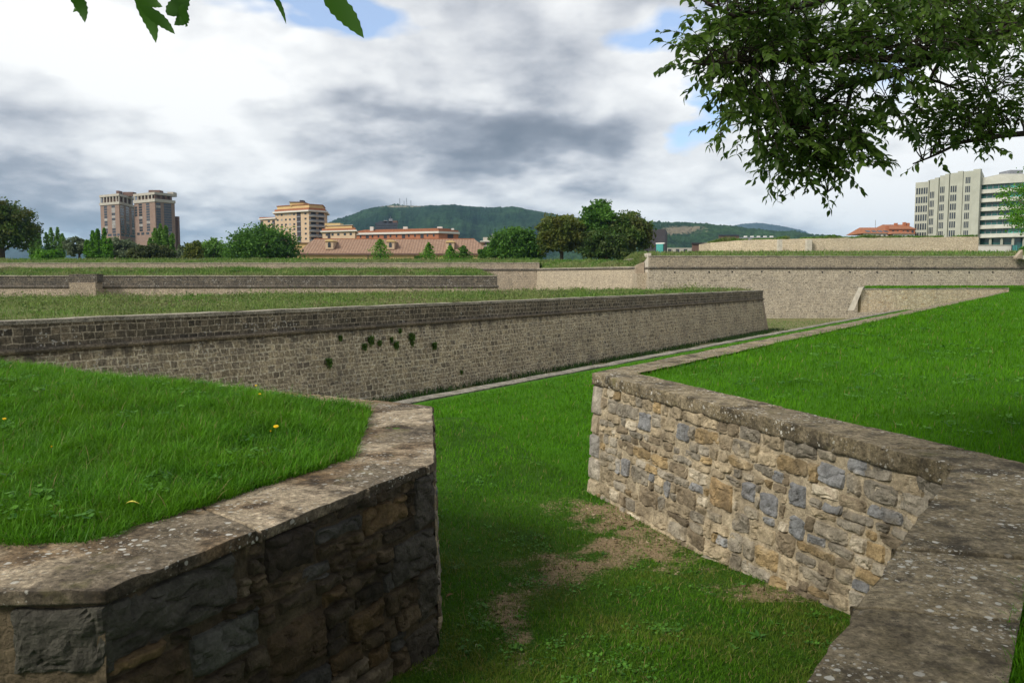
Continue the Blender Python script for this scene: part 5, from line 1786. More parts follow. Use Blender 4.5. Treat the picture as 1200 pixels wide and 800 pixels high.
# yellow apartment block
dY = 450
zy = lambda y: Z(y, dY)
b = Bld('apartment_block', 'tall cream apartment block with a stepped roof and rounded balcony bay', 'building',
        [D(323, 280, 462), D(362.5, 280, 448), D(381, 280, 455), D(384, 280, 475), D(330, 280, 490)], 4, zy(248.2), M['yellow'])
b.slab('eave', M['white_trim'], zy(248.2), zy(246.4), 1.4)
b.slab('roof_skirt', M['terra'], zy(246.4), zy(243.6), .2)
b.slab('attic', M['yellow2'], zy(243.6), zy(239.8), -1.2)
b.slab('attic_roof', M['terra'], zy(239.8), zy(239.0), -.8)
p, q = D(340.5, 280, 456), D(356.5, 280, 456)
mb = MB(); mb.box(p.x, q.x, 456, 468, zy(240), zy(236)); mb.build('lift_house', M['yellow2'], b.root)
mb = MB(); mb.box(p.x - .3, q.x + .3, 455.6, 468.4, zy(236) + .003, zy(235.3)); mb.build('lift_house_roof', M['brick_shade'], b.root)
p, q = D(352, 280, 458), D(356, 280, 458)
mb = MB(); mb.box(p.x, q.x, 458, 463, zy(235.2), zy(233)); mb.build('tank', M['charcoal'], b.root)
fl = 5.86
for k in range(7):
    y0 = 249.4 + fl * k
    for px in (326, 330.9, 335.7, 340.5, 345.5, 358.6):
        s_ = (px - 323) / 39.5
        mt_ = M['win_light'] if random.random() < .14 else M['win']
        b.panel('window', mt_, 0, s_ - .027, s_ + .03, zy(y0 + 2.2), zy(y0), .04)
    s_, e_ = (348.6 - 323) / 39.5, (353.2 - 323) / 39.5
    b.panel('loggia', M['charcoal'], 0, s_, e_, zy(y0 + 3.6), zy(y0 - .9), .04)
    b.panel('loggia_rail', M['metal'], 0, s_, e_, zy(y0 + 4.8), zy(y0 + 3.6), .3)
    b.panel('window', M['charcoal'], 1, .12, .44, zy(y0 + 3.0), zy(y0 - .6), .04)
    b.panel('window', M['charcoal'], 1, .6, .95, zy(y0 + 3.0), zy(y0 - .6), .04)
    a, c = b.foot[1], b.foot[2]
    n_ = rn(a, c)
    pl_ = []
    for j in range(9):
        f = j / 8
        pl_.append(a.lerp(c, f * 1.06 - .06) + n_ * (1.7 * math.sin(math.pi * min(1, f * .8 + .2)) + .25))
    poly = pl_ + [c + (c - a) * .03 - n_ * .1, a - n_ * .1]
    mb = MB(); mb.prism([(v.x, v.y) for v in poly], zy(y0 + 4.9), zy(y0 + 3.7)); mb.build('balcony', M['conc'], b.root)
    mb = MB(); mb.prism([(v.x - n_.x * .12, v.y - n_.y * .12) for v in pl_] + [(v.x - n_.x * .2, v.y - n_.y * .2) for v in pl_[::-1]], zy(y0 + 3.7), zy(y0 + 2.1)); mb.build('balcony_rail', M['metal'], b.root)
p0, p1 = b.foot[0], D(305.5, 280, 470)
wing = [Vector((p1.x, p1.y, 0)), Vector((p0.x, p0.y, 0)), Vector((p0.x + 2, p0.y + 16, 0)), Vector((p1.x + 1, p1.y + 14, 0))]
mb = MB(); mb.prism(wing, 4, zy(254.6)); mb.build('side_wing', M['yellow'], b.root)
mb = MB(); wo = offset(wing + wing[:2], .9)[1:-1]; mb.prism([(v.x, v.y) for v in wo], zy(254.6) + .003, zy(253.2)); mb.build('wing_eave', M['white_trim'], b.root)
wi = offset(wing + wing[:2], .4)[1:-1]
mb = MB(); mb.prism([(v.x, v.y) for v in wi], zy(253.2) + .003, zy(252), [zy(252.6), zy(250.2), zy(250.2), zy(251.5)]); mb.build('wing_roof', M['terra'], b.root)
n_ = rn(wing[0], wing[1])
for k in range(5):
    y0 = 256.2 + fl * k
    for s_, e_ in ((.02, .2), (.5, .66), (.8, .98)):
        a, c = wing[0].lerp(wing[1], s_), wing[0].lerp(wing[1], e_)
        mb = MB(); mb.prism([a + n_ * .05, c + n_ * .05, c - n_ * .3, a - n_ * .3], zy(y0 + (2.2 if s_ == .5 else 3.2)), zy(y0)); mb.build('window', M['win'] if s_ == .5 else M['charcoal'], b.root)
        if s_ != .5:
            mb = MB(); mb.prism([a + n_ * .9, c + n_ * .9, c - n_ * .1, a - n_ * .1], zy(y0 + 4.2), zy(y0 + 3.2)); mb.build('balcony', M['metal'], b.root)

# small yellow building with terracotta skirt, right of the block
dS = 400
zs = lambda y: Z(y, dS)
b = Bld('yellow_house', 'lower yellow building with a terracotta skirt roof right of the tall cream block', 'building',
        [D(378, 280, 408), D(416, 280, 400), D(418, 280, 425), D(380, 280, 428)], 4, zs(271), M['yellow'])
b.slab('eave', M['white_trim'], zs(271), zs(269.6), 1.0)
b.slab('roof_skirt', M['terra'], zs(269.6), zs(267), .3)
b.slab('attic', M['yellow2'], zs(267), zs(263.6), -1.5)
b.slab('attic_roof', M['conc'], zs(263.6), zs(263), -1)
p, q = D(381, 280, 408), D(399, 280, 408)
mb = MB(); mb.box(p.x, q.x, 408, 416, zs(263), zs(260.2)); mb.build('roof_box', M['yellow2'], b.root)
for s_ in (.1, .28, .46, .66, .84): b.panel('window', M['win'], 0, s_, s_ + .07, zs(275.6), zs(272.8), .04)
b.panel('loggia', M['charcoal'], 0, .16, .25, zs(279), zs(272.2), .06)

# long orange brick terrace
dO = 430
zo = lambda y: Z(y, dO)
b = Bld('orange_terrace', 'long orange brick housing terrace with pale cornice and chimneys above the tiled hall', 'building',
        [D(403, 280, 470), D(420, 280, 440), D(514, 280, 424), D(537, 280, 432), D(536, 280, 460), D(420, 280, 476)], 4, zo(274), M['orange'])
b.slab('cornice', M['white_trim'], zo(274), zo(271.8), .8)
b.slab('roof', M['terra'], zo(271.8), zo(269.6), .1)
b.slab('roof_top', M['terra'], zo(269.6), zo(267.6), -4)
for px, w_ in ((429, 4), (469, 5), (510, 6), (527, 3)):
    p, q = D(px, 280, 428), D(px + w_, 280, 428)
    mb = MB(); mb.box(p.x, q.x, 440, 443, zo(271), zo(264.2 + (px == 527) * 2)); mb.build('chimney', M['white_trim'], b.root)
for k in range(13):
    s_ = .02 + k * .076
    big_ = k % 3 == 1
    b.panel('window', M['charcoal'] if big_ else M['win'], 1, s_, s_ + (.04 if big_ else .02), zo(279.5 if big_ else 277.8), zo(274.6), .05)
    if big_: b.panel('lintel', M['white_trim'], 1, s_ - .003, s_ + .043, zo(274.5), zo(273.2), .12)
b.panel('window', M['charcoal'], 2, .45, .75, zo(280), zo(274.8), .05)
# dark building with roof plant
dK = 520
b = Bld('dark_office', 'dark slate coloured building with rooftop plant rising behind the orange terrace', 'building',
        [D(440, 280, 520), D(466, 280, 520), D(466, 280, 540), D(440, 280, 540)], 4, Z(261, dK), M['slate'])
for x0, x1, yt, mt_ in ((443, 462, 259, 'slate'), (455, 459, 256, 'metal'), (460, 465, 258.5, 'brick_shade'), (449, 453, 258, 'metal')):
    p, q = D(x0, yt, 524), D(x1, yt, 524)
    mb = MB(); mb.box(p.x, q.x, 524 + x0 % 3, 530, Z(261, dK) - .5, p.z); mb.build('roof_plant', M[mt_], b.root)
for k in range(4): b.panel('window_band', M['win'], 0, .04, .96, Z(265 + k * 3, dK), Z(263.6 + k * 3, dK), .05)
# roof antenna on it
mb = MB(); p = D(457, 255, 524); mb.tube([(p.x, 526, p.z - .6), (p.x, 526, Z(253.5, 524))], .12, 5); mb.build('antenna', M['metal'], b.root)

# tiled hall with dormers
dH = 228
hall = empty('tiled_hall', (D(458, 280, 232).x, 232, 4), 'long low ochre hall with a hipped terracotta tile roof and three dormers', 'building')
e0_, e1_ = D(347, 296.8, dH), D(575, 296.8, dH)
r0_, r1_ = D(368, 280.2, 238), D(556, 280.2, 238)
bk0, bk1 = Vector((e0_.x + .6, 250, e0_.z)), Vector((e1_.x + 1.2, 250, e1_.z))
mb = MB()
n = 24
for k in range(n):
    a, b_ = e0_.lerp(e1_, k / n), e0_.lerp(e1_, (k + 1) / n)
    c_, d_ = r0_.lerp(r1_, (k + 1) / n), r0_.lerp(r1_, k / n)
    mb.quad(a, b_, c_, d_)
mb.quad(bk0, e0_, r0_, r0_); mb.f[-1] = mb.f[-1][:3]; mb.f[-1] = tuple(mb.f[-1])
mb.quad(e1_, bk1, r1_, r1_); mb.f[-1] = mb.f[-1][:3]
mb.quad(bk1, bk0, r0_, r1_)
mb.build('roof', M['tiles'], hall)
mb = MB(); mb.box(e0_.x + .5, e1_.x - .5, dH + .5, 249.5, 4, e0_.z - .25); mb.build('wall', M['yellow2'], hall)
mb = MB(); mb.box(e0_.x - .1, e1_.x + .1, dH - .1, dH + .5, e0_.z - .45, e0_.z - .02); mb.build('eave', M['brick_shade'], hall)
mb = MB(); mb.tube([r0_ + Vector((0, 0, .05)), r1_ + Vector((0, 0, .05))], .16, 6); mb.build('ridge', M['terra'], hall)
for px in (346, 431, 486, 566):
    p = D(px, 300, dH - .02); mb = MB(); mb.tube([(p.x, dH + .35, 4), (p.x, dH + .35, e0_.z - .3)], .09, 6); mb.build('downpipe', M['brick_shade'], hall)
for px, tp in ((386, 281.3), (457.5, 281.8), (527.5, 282.5)):
    p, q = D(px - 4.6, 291.8, 230.2), D(px + 4.6, 291.8, 230.2)
    zt_, zb_ = Z(tp + 1.8, 230.2), Z(292, 230.2)
    mb = MB(); mb.box(p.x, q.x, 230.2, 238, zb_, zt_)
    arch = [(p.x - .15, zt_), (q.x + .15, zt_)] + [((p.x + q.x) / 2 + math.cos(a) * (q.x - p.x) * .5, zt_ + math.sin(a) * .55) for a in [math.pi * k / 8 for k in range(9)]]
    dm_ = mb.build('dormer', M['yellow'], hall)
    mb = MB()
    cx_ = (p.x + q.x) / 2; hw = (q.x - p.x) / 2
    pts_ = [(cx_ + math.cos(math.pi * k / 8) * (hw + .18), zt_ + .05 + math.sin(math.pi * k / 8) * .62) for k in range(9)]
    va = [mb.vert((x_, 229.95, z_)) for x_, z_ in pts_]; vb = [mb.vert((x_, 238, z_)) for x_, z_ in pts_]
    mb.face(va[::-1]); mb.face(vb)
    for k in range(9): mb.face((va[k], va[(k + 1) % 9], vb[(k + 1) % 9], vb[k]))
    mb.build('pediment', M['yellow2'], dm_)
    mb = MB()
    wa = [(cx_ - .42, zb_ + .5), (cx_ + .42, zb_ + .5)] + [(cx_ + math.cos(math.pi * k / 6) * .42, zt_ - .55 + math.sin(math.pi * k / 6) * .4) for k in range(7)]
    mb.face([mb.vert((x_, 230.16, z_)) for x_, z_ in wa])
    mb.build('window', M['win'], dm_)
b = Bld('yellow_annex', 'small ochre annex with a flat eave at the left end of the tiled hall', 'building',
        [D(344.5, 280, 244), D(363, 280, 244), D(363, 280, 252), D(344.5, 280, 252)], 4, Z(285.2, 244), M['yellow2'])
b.slab('eave', M['brick_shade'], Z(285.2, 244), Z(284.3, 244), .4)
b = Bld('yellow_annex', 'ochre annex with brown eave at the right end of the tiled hall', 'building',
        [D(550, 280, 256), D(566.5, 280, 256), D(566.5, 280, 268), D(550, 280, 268)], 4, Z(285.4, 256), M['yellow2'])
b.slab('eave', M['brick_shade'], Z(285.4, 256), Z(284.2, 256), .5)

# modern pale building between hall and trees
b = Bld('pale_villa', 'modern pale flat roofed building between the tiled hall and the central trees', 'building',
        [D(566, 280, 275), D(600, 280, 275), D(600, 280, 290), D(566, 280, 290)], 4, Z(278, 275), M['conc'])
for k in range(2): b.panel('window_band', M['win'], 0, .02, .98, Z(286.6 + k * 5, 275), Z(284 + k * 5, 275), .05)
b.slab('canopy', M['white_trim'], Z(283.4, 275), Z(282.4, 275), 1.0)
p, q = D(576, 280, 279), D(590, 280, 279)
mb = MB(); mb.box(p.x, q.x, 279, 285, Z(278, 275), Z(274.2, 279)); mb.build('roof_box', M['metal'], b.root)

# charcoal building with a teal front
b = Bld('charcoal_building', 'charcoal clad block with a teal ground floor, right of the central trees', 'building',
        [D(754, 280, 262), D(779.5, 280, 256), D(782, 280, 275), D(757, 280, 280)], 4, Z(268.8, 258), M['charcoal'])
b.panel('teal_front', M['teal'], 0, .62, .93, 4, Z(286, 258), .25)
b.panel('white_fascia', M['white'], 0, .6, .99, Z(286, 258) + .01, Z(284.6, 258), .3)
b = Bld('low_dark_shed', 'low dark brown shed roof seen left of the pale upper wall', 'building',
        [D(811, 280, 280), D(850, 280, 280), D(850, 280, 300), D(811, 280, 300)], 4, Z(285, 280), M['brick_shade'])
b.panel('roof_edge', M['charcoal'], 0, -.01, 1.0, Z(286, 280), Z(284.4, 280), .4)
b = Bld('brown_shed', 'dull brown industrial roof beyond the pale upper wall', 'building',
        [D(842, 280, 420), D(866, 280, 420), D(866, 280, 450), D(842, 280, 450)], 4, Z(275.5, 420), M['brick_shade'])
b.panel('roof_edge', M['slate'], 0, -.01, 1.01, Z(276.4, 420), Z(275, 420), .4)
b = Bld('grey_warehouse', 'long grey blue warehouse roof peeping over the pale upper wall', 'building',
        [D(866, 280, 400), D(911, 280, 400), D(911, 280, 430), D(866, 280, 430)], 4, Z(278, 400), M['metal'])
for k in range(5): b.panel('skylight', M['white'], 0, .15 + k * .17, .22 + k * .17, Z(277.9, 400), Z(276.4, 400), -.4, 2.0)
b = Bld('distant_depot', 'far pale depot below the quarried hillside right of the charcoal block', 'building',
        [D(780, 280, 700), D(838, 280, 700), D(838, 280, 740), D(780, 280, 740)], 4, Z(290.5, 700), M['conc'])
for k in range(6): b.panel('door', M['charcoal'], 0, .05 + .16 * k, .12 + .16 * k, Z(296, 700), Z(291.8, 700), .05)

# red roofed houses
dR = 300
zr = lambda y: Z(y, dR)
def house(label, x0, x1, yt, ye, d, wallm, roofm, chim):
    b = Bld('town_house', label, 'house', [D(x0, 280, d), D(x1, 280, d), D(x1, 280, d + 14), D(x0, 280, d + 14)], 4, Z(ye, d), wallm)
    a, c = b.foot[0], b.foot[1]
    mb = MB()
    z0_, z1_ = Z(ye, d) + .003, Z(yt, d)
    L = (c.x - a.x)
    p = [(a.x - .4, d - .5, z0_), (c.x + .4, d - .5, z0_), (c.x + .4, d + 14.5, z0_), (a.x - .4, d + 14.5, z0_), (a.x + L * .12, d + 6, z1_), (c.x - L * .08, d + 6, z1_)]
    for v in p: mb.vert(v)
    for f in ((0, 1, 5, 4), (1, 2, 5), (2, 3, 4, 5), (3, 0, 4), (3, 2, 1, 0)): mb.face(f)
    r_ = mb.build('roof', roofm, b.root)
    n = max(2, int((x1 - x0) / 5))
    for k in range(n):
        b.panel('window', M['win'], 0, (k + .25) / n, (k + .7) / n, Z(ye + 5, d), Z(ye + 1.6, d), .05)
    for cx_, h_ in chim:
        q = D(cx_, 280, d + 4)
        mb = MB(); mb.box(q.x - .5, q.x + .5, d + 4, d + 5.2, z0_, Z(yt - h_, d)); mb.build('chimney', M['orange'], r_)
    return b
hs = house('town house with a wide dull red roof and skylights left of the office block', 1011, 1045, 265.5, 273.5, 300, M['white_trim'], M['terra'], [(1040, 1.5)])
for k in range(4):
    p = D(1016 + k * 7, 270.5, 302.4); mb = MB(); mb.prism([(p.x - .8, 300.8), (p.x + .8, 300.8), (p.x + .8, 302.4), (p.x - .8, 302.4)], Z(272, 300), Z(269.5, 300), [Z(271.6, 300), Z(271.6, 300), Z(269.6, 300), Z(269.6, 300)]); mb.build('skylight', M['win'], hs.root)
house('bright orange roofed town house touching the office block', 1038, 1072, 262, 268.5, 312, M['orange'], M['terra'], [(1050, 1.5), (1060, 2.4), (1064, 1.6)])
house('white fronted town house below the bright orange roof', 1046, 1072, 270.2, 274, 296, M['white'], M['terra'], [(1056, .8)])
mb = MB(); p = D(1026, 258, 306); mb.tube([(p.x, 306, Z(268, 306)), (p.x, 306, p.z)], .09, 5); mb.build('antenna', M['metal'], hs.root)

# white office block with a ribbed front and a curved glass wing
ob = empty('office_block', (D(1110, 280, 305).x, 305, 4), 'pale concrete office block with stepped ribbed front and curved teal glass wing', 'building')
bays = [(1070.5, 1087, 322, 318, 213.4, 220.2, 'w'), (1087, 1098.5, 316, 313, 210, 224.6, 'n'), (1098.5, 1110.5, 311, 308, 205.5, 218.6, 'n'), (1110.5, 1126, 306.5, 303.5, 202.5, 217.6, 'n'), (1126, 1146.5, 302, 297.5, 200.2, 207.2, 'n')]
mb = MB()
wins = []
for (x0, x1, da, db, yt, yw, kd) in bays:
    a, c = D(x0, 280, da), D(x1, 280, db)
    a, c = Vector((a.x, a.y, 0)), Vector((c.x, c.y, 0))
    nn = rn(a, c)
    mb.prism([a, c, Vector((c.x * (c.y + 18) / c.y + 1.2, c.y + 18, 0)), Vector((a.x * (a.y + 18) / a.y + 1.0, a.y + 18, 0))], 4, Z(yt, (da + db) / 2))
    L = (c - a).length
    # rib at the right of each bay
    rib0, rib1 = ((.93, 1.0) if kd == 'w' else (.60, 1.0))
    p, q = a.lerp(c, rib0) + nn * .9, a.lerp(c, rib1) + nn * .9
    mb.prism([p, q, q - nn * 1.5, p - nn * 1.5], 4, Z(yt - 1.2, (da + db) / 2))
    y = yw
    while y < 283:
        s0_, s1_ = (.05, .92) if kd == 'w' else ((.05, .55) if x0 < 1120 else (.12, .42))
        wins.append((a, c, nn, s0_, s1_, Z(y + 7.4, (da + db) / 2), Z(y, (da + db) / 2), 5 if kd == 'w' else 3))
        y += 10.45
mb.build('wall', M['office'], ob)
for (a, c, nn, s0_, s1_, za, zb, np_) in wins:
    mb = MB()
    for k in range(np_):
        f0 = s0_ + (s1_ - s0_) * (k + .08) / np_; f1_ = s0_ + (s1_ - s0_) * (k + .78) / np_
        p, q = a.lerp(c, f0) + nn * .03, a.lerp(c, f1_) + nn * .03
        mb.prism([p, q, q - nn * .2, p - nn * .2], za, zb)
    mb.build('window', M['win'], ob)
def arc(out):
    r_ = []
    for k in range(15):
        f = k / 14
        q = D(1146.5 + 95 * f, 280, 299 - 9 * math.sin(f * 2.2))
        r_.append(Vector((q.x, q.y, 0)))
    n_ = [rn(r_[max(0, i - 1)], r_[min(14, i + 1)]) for i in range(15)]
    return [p + m * out for p, m in zip(r_, n_)]
back = [Vector((D(1241, 280, 325).x, 325, 0)), Vector((D(1146.5, 280, 325).x, 325, 0))]
zf_ = lambda y: Z(y, 297)
mb = MB(); mb.prism(arc(0) + back, zf_(216), zf_(207.4)); mb.build('roof_band', M['office_band'], ob)
ys = [221.8 + 10.45 * k for k in range(6)]
prev = 216.0
for k, y in enumerate(ys):
    g = arc(-1.0)
    mb = MB(); mb.prism(g + back, zf_(y), zf_(prev) - .003); mb.build('glazing', M['glass_teal'], ob)
    # dark bays at the inner end of each storey
    g2 = arc(-.95)
    mb = MB(); mb.prism(g2[:6] + [p + Vector((0, 1, 0)) for p in g2[:6]][::-1], zf_(y) + .02, zf_(prev) - .03); mb.build('dark_glazing', M['glass_dark'], ob)
    mb = MB()
    for j in range(0, 15, 1):
        q = arc(-.9)[j]; mb.box(q.x - .09, q.x + .09, q.y - .06, q.y + .3, zf_(y) + .02, zf_(prev) - .02)
    mb.build('mullions', M['metal'], ob)
    mb = MB(); mb.prism(arc(.15) + back, zf_(y + 4.9), zf_(y) - .003); mb.build('spandrel', M['office_band'], ob)
    mb = MB(); mb.prism(arc(.45)[:9] + [p for p in arc(.1)[:9]][::-1], zf_(y + 4.6), zf_(y + 3.2)); mb.build('ledge', M['office_band'], ob)
    prev = y + 4.9
mb = MB(); mb.prism(arc(-2) + back, 4, zf_(prev) - .003); mb.build('ground_floor', M['glass_dark'], ob)
mb = MB()
for j in range(0, 15, 2):
    q = arc(-.6)[j]; mb.box(q.x - .3, q.x + .3, q.y - .3, q.y + .3, 4, zf_(prev) - .003)
mb.build('columns', M['office'], ob)
p, q = D(1170, 280, 305), D(1205, 280, 305)
mb = MB(); mb.box(p.x, q.x, 305, 318, zf_(207.4), zf_(200.4)); mb.build('roof_plant', M['office_band'], ob)
p, q = D(1180, 280, 308), D(1195, 280, 308)
mb = MB(); mb.box(p.x, q.x, 308, 315, zf_(200.4), zf_(194.5)); mb.build('roof_plant', M['metal'], ob)
# low grey wall and green hedge at its foot
gw = Bld('grey_wall', 'plain low grey wall at the foot of the glass office wing', 'wall', [D(1144, 280, 210), D(1186, 280, 210), D(1186, 280, 211), D(1144, 280, 211)], 5, Z(287.4, 210), M['white_trim'])
gw.panel('coping', M['conc'], 0, -.004, 1.004, Z(287.4, 210) + .003, Z(286.8, 210), .12, 1.1)
gg = Bld('green_gate', 'dark green sheet metal gate at the right end of the low grey wall', 'gate', [D(1186.5, 280, 209), D(1193, 280, 209), D(1193, 280, 209.3), D(1186.5, 280, 209.3)], 5, Z(287.2, 209), M['teal'])
for k in range(4): gg.panel('bar', M['charcoal'], 0, k / 3.2, k / 3.2 + .06, 5, Z(287, 209), .06)
T('shrub', 'green hedge right of the green gate at the right edge', 1193, 1216, 289, 297, 150, 'bright', None, 'bush', 27, .6, .16)

# ------------------------------------------------------------------ hills
def forest(name, c0_, c1_, bare=None, scale=1.0):
    m, t = newmat(name)
    pos = t.n('ShaderNodeNewGeometry').outputs['Position']
    ps = t.scale(pos, (1, .35, 2.2))
    n1 = t.noise(ps, .0045 * scale, 6, .65)
    n2 = t.noise(ps, .05 * scale, 5, .75)
    c = t.mix(t.maprange(n1, .38, .62), c0_, c1_)
    c = t.mix(.85, c, t.ramp(n2, [(.32, (.12, .12, .12)), (.68, (.88, .88, .88))]), 'OVERLAY')
    if bare:
        at = t.n('ShaderNodeAttribute', dict(attribute_name='bare')).outputs['Fac']
        f = t.maprange(t.math('ADD', at, t.math('MULTIPLY', t.math('SUBTRACT', n2, .5), 2.6)), .5, .85)
        c = t.mix(f, c, bare)
    finish(t, c, .95, n2, 1.0, 14.0 / scale, .05)
    return m

def ridge(name, label, prof, d, front, mat, cat, zb=0.0, jit=5, bare=(), nx=420, pxr=None):
    xs = [p[0] for p in prof]; ysv = [p[1] for p in prof]
    px = np.linspace(xs[0], xs[-1], nx)
    py = np.interp(px, xs, ysv)
    for _ in range(6): py = np.convolve(np.pad(py, 1, 'edge'), [.25, .5, .25], 'valid')
    nr = 40
    V, A = [], []
    for j in range(nr):
        f = j / (nr - 6)
        for x, y in zip(px, py):
            zr_ = Z(y, d)
            top = max(0, zr_ - zb)
            if f <= 1:
                dist = d - front * (1 - f)
                s = f * f * (3 - 2 * f)
                s = .25 * f + .75 * s
                gul = mn.fractal(Vector((x * .022, f * 2.4, d * .01)), 1.0, 2.0, 5)
                h = top * s + gul * top * .16 * math.sin(math.pi * f) + jit * mn.noise(Vector((x * .55, f * 30, 3))) * (.3 + .7 * f)
                if abs(f - 1) < .001: h = top + jit * .5 * (mn.noise(Vector((x * .9, 1, 3))) + mn.noise(Vector((x * 2.3, 4, 3))))
            else:
                dist = d + (f - 1) * front * 2
                h = top * max(0, 1 - (f - 1) * 6)
            V.append(((x - 600) / FPX * dist / 1.0087, dist, zb + h))
            b_ = 0
            yy = 326 - (zb + h - H) / dist * FPX
            for (bx, by, rx, ry) in bare:
                b_ = max(b_, 1.25 * math.exp(-((x - bx) / rx) ** 2 - ((yy - by) / ry) ** 2))
            A.append(b_ if f <= 1 else 0)
    fc = []
    for j in range(nr - 1):
        for i in range(nx - 1):
            a = j * nx + i
            fc += [a, a + 1, a + nx + 1, a + nx]
    o = np_mesh(name, np.array(V), np.array(fc), np.full(len(fc) // 4, 4), mat, attrs={'bare': np.array(A)})
    return tag(o, label, cat, kind='structure')
M['forest'] = forest('forest_slope', (.010, .030, .015), (.030, .066, .026), (.30, .27, .2))
M['forest2'] = forest('pine_slope', (.012, .036, .014), (.04, .085, .026), (.25, .21, .14), 1.3)
M['far_mount'] = forest('far_mountain', (.02, .035, .03), (.045, .06, .05), None, .5)
ridge('hill', 'broad wooded hill with masts behind the tiled hall',
      [(250, 300), (330, 290), (375, 266), (392, 260), (405, 255), (425, 248), (446, 242.2), (465, 240.6), (490, 241.6), (520, 240.8), (548, 241.6), (575, 243.2), (605, 245.2), (630, 248.5), (660, 253), (700, 260), (740, 265), (770, 270), (800, 280), (830, 292)],
      3000, 1500, M['forest'], 'hill', 0, 7, [(606, 271.5, 12, 3.6), (470, 243, 30, 1.2)])
ridge('hill', 'pine covered hill with a pale quarried slope right of the central trees',
      [(640, 300), (700, 278), (745, 264), (765, 261.8), (795, 261), (815, 261.8), (830, 264.6), (850, 266.2), (880, 268.5), (905, 270.8), (930, 272.5), (950, 275), (975, 277.2), (1010, 281), (1060, 284), (1160, 290), (1300, 300)],
      2200, 1200, M['forest2'], 'hill', 0, 7, [(797, 270.5, 26, 5.0), (786, 274, 12, 2.0), (815, 267.5, 14, 2)])
ridge('mountain', 'distant blue mountain between the pine hill and the town houses',
      [(800, 290), (835, 274), (850, 267.5), (864, 264), (876, 262.2), (886, 261.2), (896, 261.8), (908, 264.2), (922, 266.8), (936, 270), (955, 276), (980, 285)], 7400, 2600, M['far_mount'], 'mountain', 0, 10, nx=260)
ridge('hill', 'faint low blue ridge far behind the poplars on the left',
      [(-200, 300), (-60, 292), (20, 289.5), (45, 288.5), (65, 289), (85, 286.5), (110, 286), (140, 289), (180, 291), (230, 292), (300, 300)], 6600, 2200, M['far_mount'], 'hill', 0, 8, nx=260)
ridge('hill', 'small faint ridge just left of the town houses',
      [(950, 300), (990, 284), (1012, 280.5), (1024, 279.5), (1040, 280.2), (1070, 283), (1120, 290), (1180, 300)], 6800, 2200, M['far_mount'], 'hill', 0, 8, nx=160)
mi = 0
for px, h_, nm in ((468.5, 8.5, 'leftmost tall thin lattice mast on the hill crest'), (473.5, 5.5, 'short mast second from the left on the hill crest'),
               (476.5, 9, 'tallest mast on the hill crest, third from the left'), (481.5, 6, 'rightmost short mast on the hill crest')):
    p = D(px, 241, 2995); q = D(px, 241 - h_, 2995)
    o = empty('radio_mast', (p.x, 2995, p.z - 4), nm, 'mast', 'masts on the hill')
    mb = MB()
    for sx_ in (-1, 1):
        mb.tube([(p.x + sx_ * 1.5, 2995, p.z - 4), (p.x + sx_ * .5, 2995, q.z)], .5, 4)
    mb.build('pole', M['metal'], o)
    mb = MB()
    for k in range(6):
        zz_ = p.z + (q.z - p.z) * k / 6
        mb.box(p.x - 1.4, p.x + 1.4, 2994.8, 2995.2, zz_, zz_ + .6)
    mb.build('cross_brace', M['metal'], o)

# ------------------------------------------------------------------ small things
M['petal'] = plain('dandelion_petal', (.75, .50, .01), .6, .15, 60, bstr=0)
M['stem'] = plain('green_stem', (.07, .15, .03), .6, .2, 30, bstr=0)
M['deadleaf'] = plain('dry_leaf', (.22, .12, .06), .8, .4, 40, bstr=.3)
M['yleaf'] = plain('yellow_leaf', (.55, .48, .08), .6, .2, 40, bstr=.2)
def mound_pt(px, py):
    p = P(px, py, 1.9)
    for _ in range(6): p = P(px, py, mound_z(p.x, p.y) + .12)
    return p
dand = [(300, 451.5, .015, 'dandelion on the crest of the left mound, upper of a close pair', 0), (304.5, 461.5, .013, 'dandelion just below another on the left mound', 0),
        (323.5, 499.5, .021, 'largest open dandelion near the right end of the mound', 0), (317, 506.5, .013, 'half closed dandelion below the largest one', 1),
        (5, 490.5, .015, 'dandelion at the left edge of the mound', 0), (60.5, 524.5, .012, 'tiny dandelion in the left middle of the mound', 1),
        (53, 428.5, .016, 'dandelion on the far crest of the mound at the left', 0), (39, 429.5, .012, 'small dandelion left of the crest one at the far left', 1)]
for px, py, r_, lab, bud in dand:
    p = mound_pt(px, py)
    o = empty('dandelion', (p.x, p.y, p.z - .14), lab, 'flower', 'dandelions in the mound grass')
    face_ = (Vector((0, 0, H)) - p).normalized() * .45 + Vector((0, 0, 1)); face_.normalize()
    u_ = face_.cross(Vector((1, 0, 0))).normalized(); v_ = face_.cross(u_)
    mb = MB()
    for ring_, (n_, rr_, lift) in enumerate(((22, r_, 0), (16, r_ * .75, .15), (10, r_ * .45, .25))):
        for k in range(n_):
            a = 6.283 * k / n_ + ring_ * .2
            dv = u_ * math.cos(a) + v_ * math.sin(a); pv = u_ * -math.sin(a) + v_ * math.cos(a)
            if bud: tipp = p + dv * rr_ * .5 + face_ * r_ * 1.2
            else: tipp = p + dv * rr_ * random.uniform(.9, 1.08) + face_ * r_ * (.1 + lift)
            bs = p + face_ * r_ * .1 + dv * r_ * .08
            w_ = pv * r_ * .13
            i = [mb.vert(q) for q in (bs - w_ * .5, bs + w_ * .5, tipp + w_, tipp - w_)]
            mb.face(i)
    mb.build('flower_head', M['petal'], o)
    mb = MB(); mb.tube([p - face_ * .003, p - Vector((.004, 0, .07)), p - Vector((.0, 0, .15))], .0025, 5); mb.build('stem', M['stem'], o)

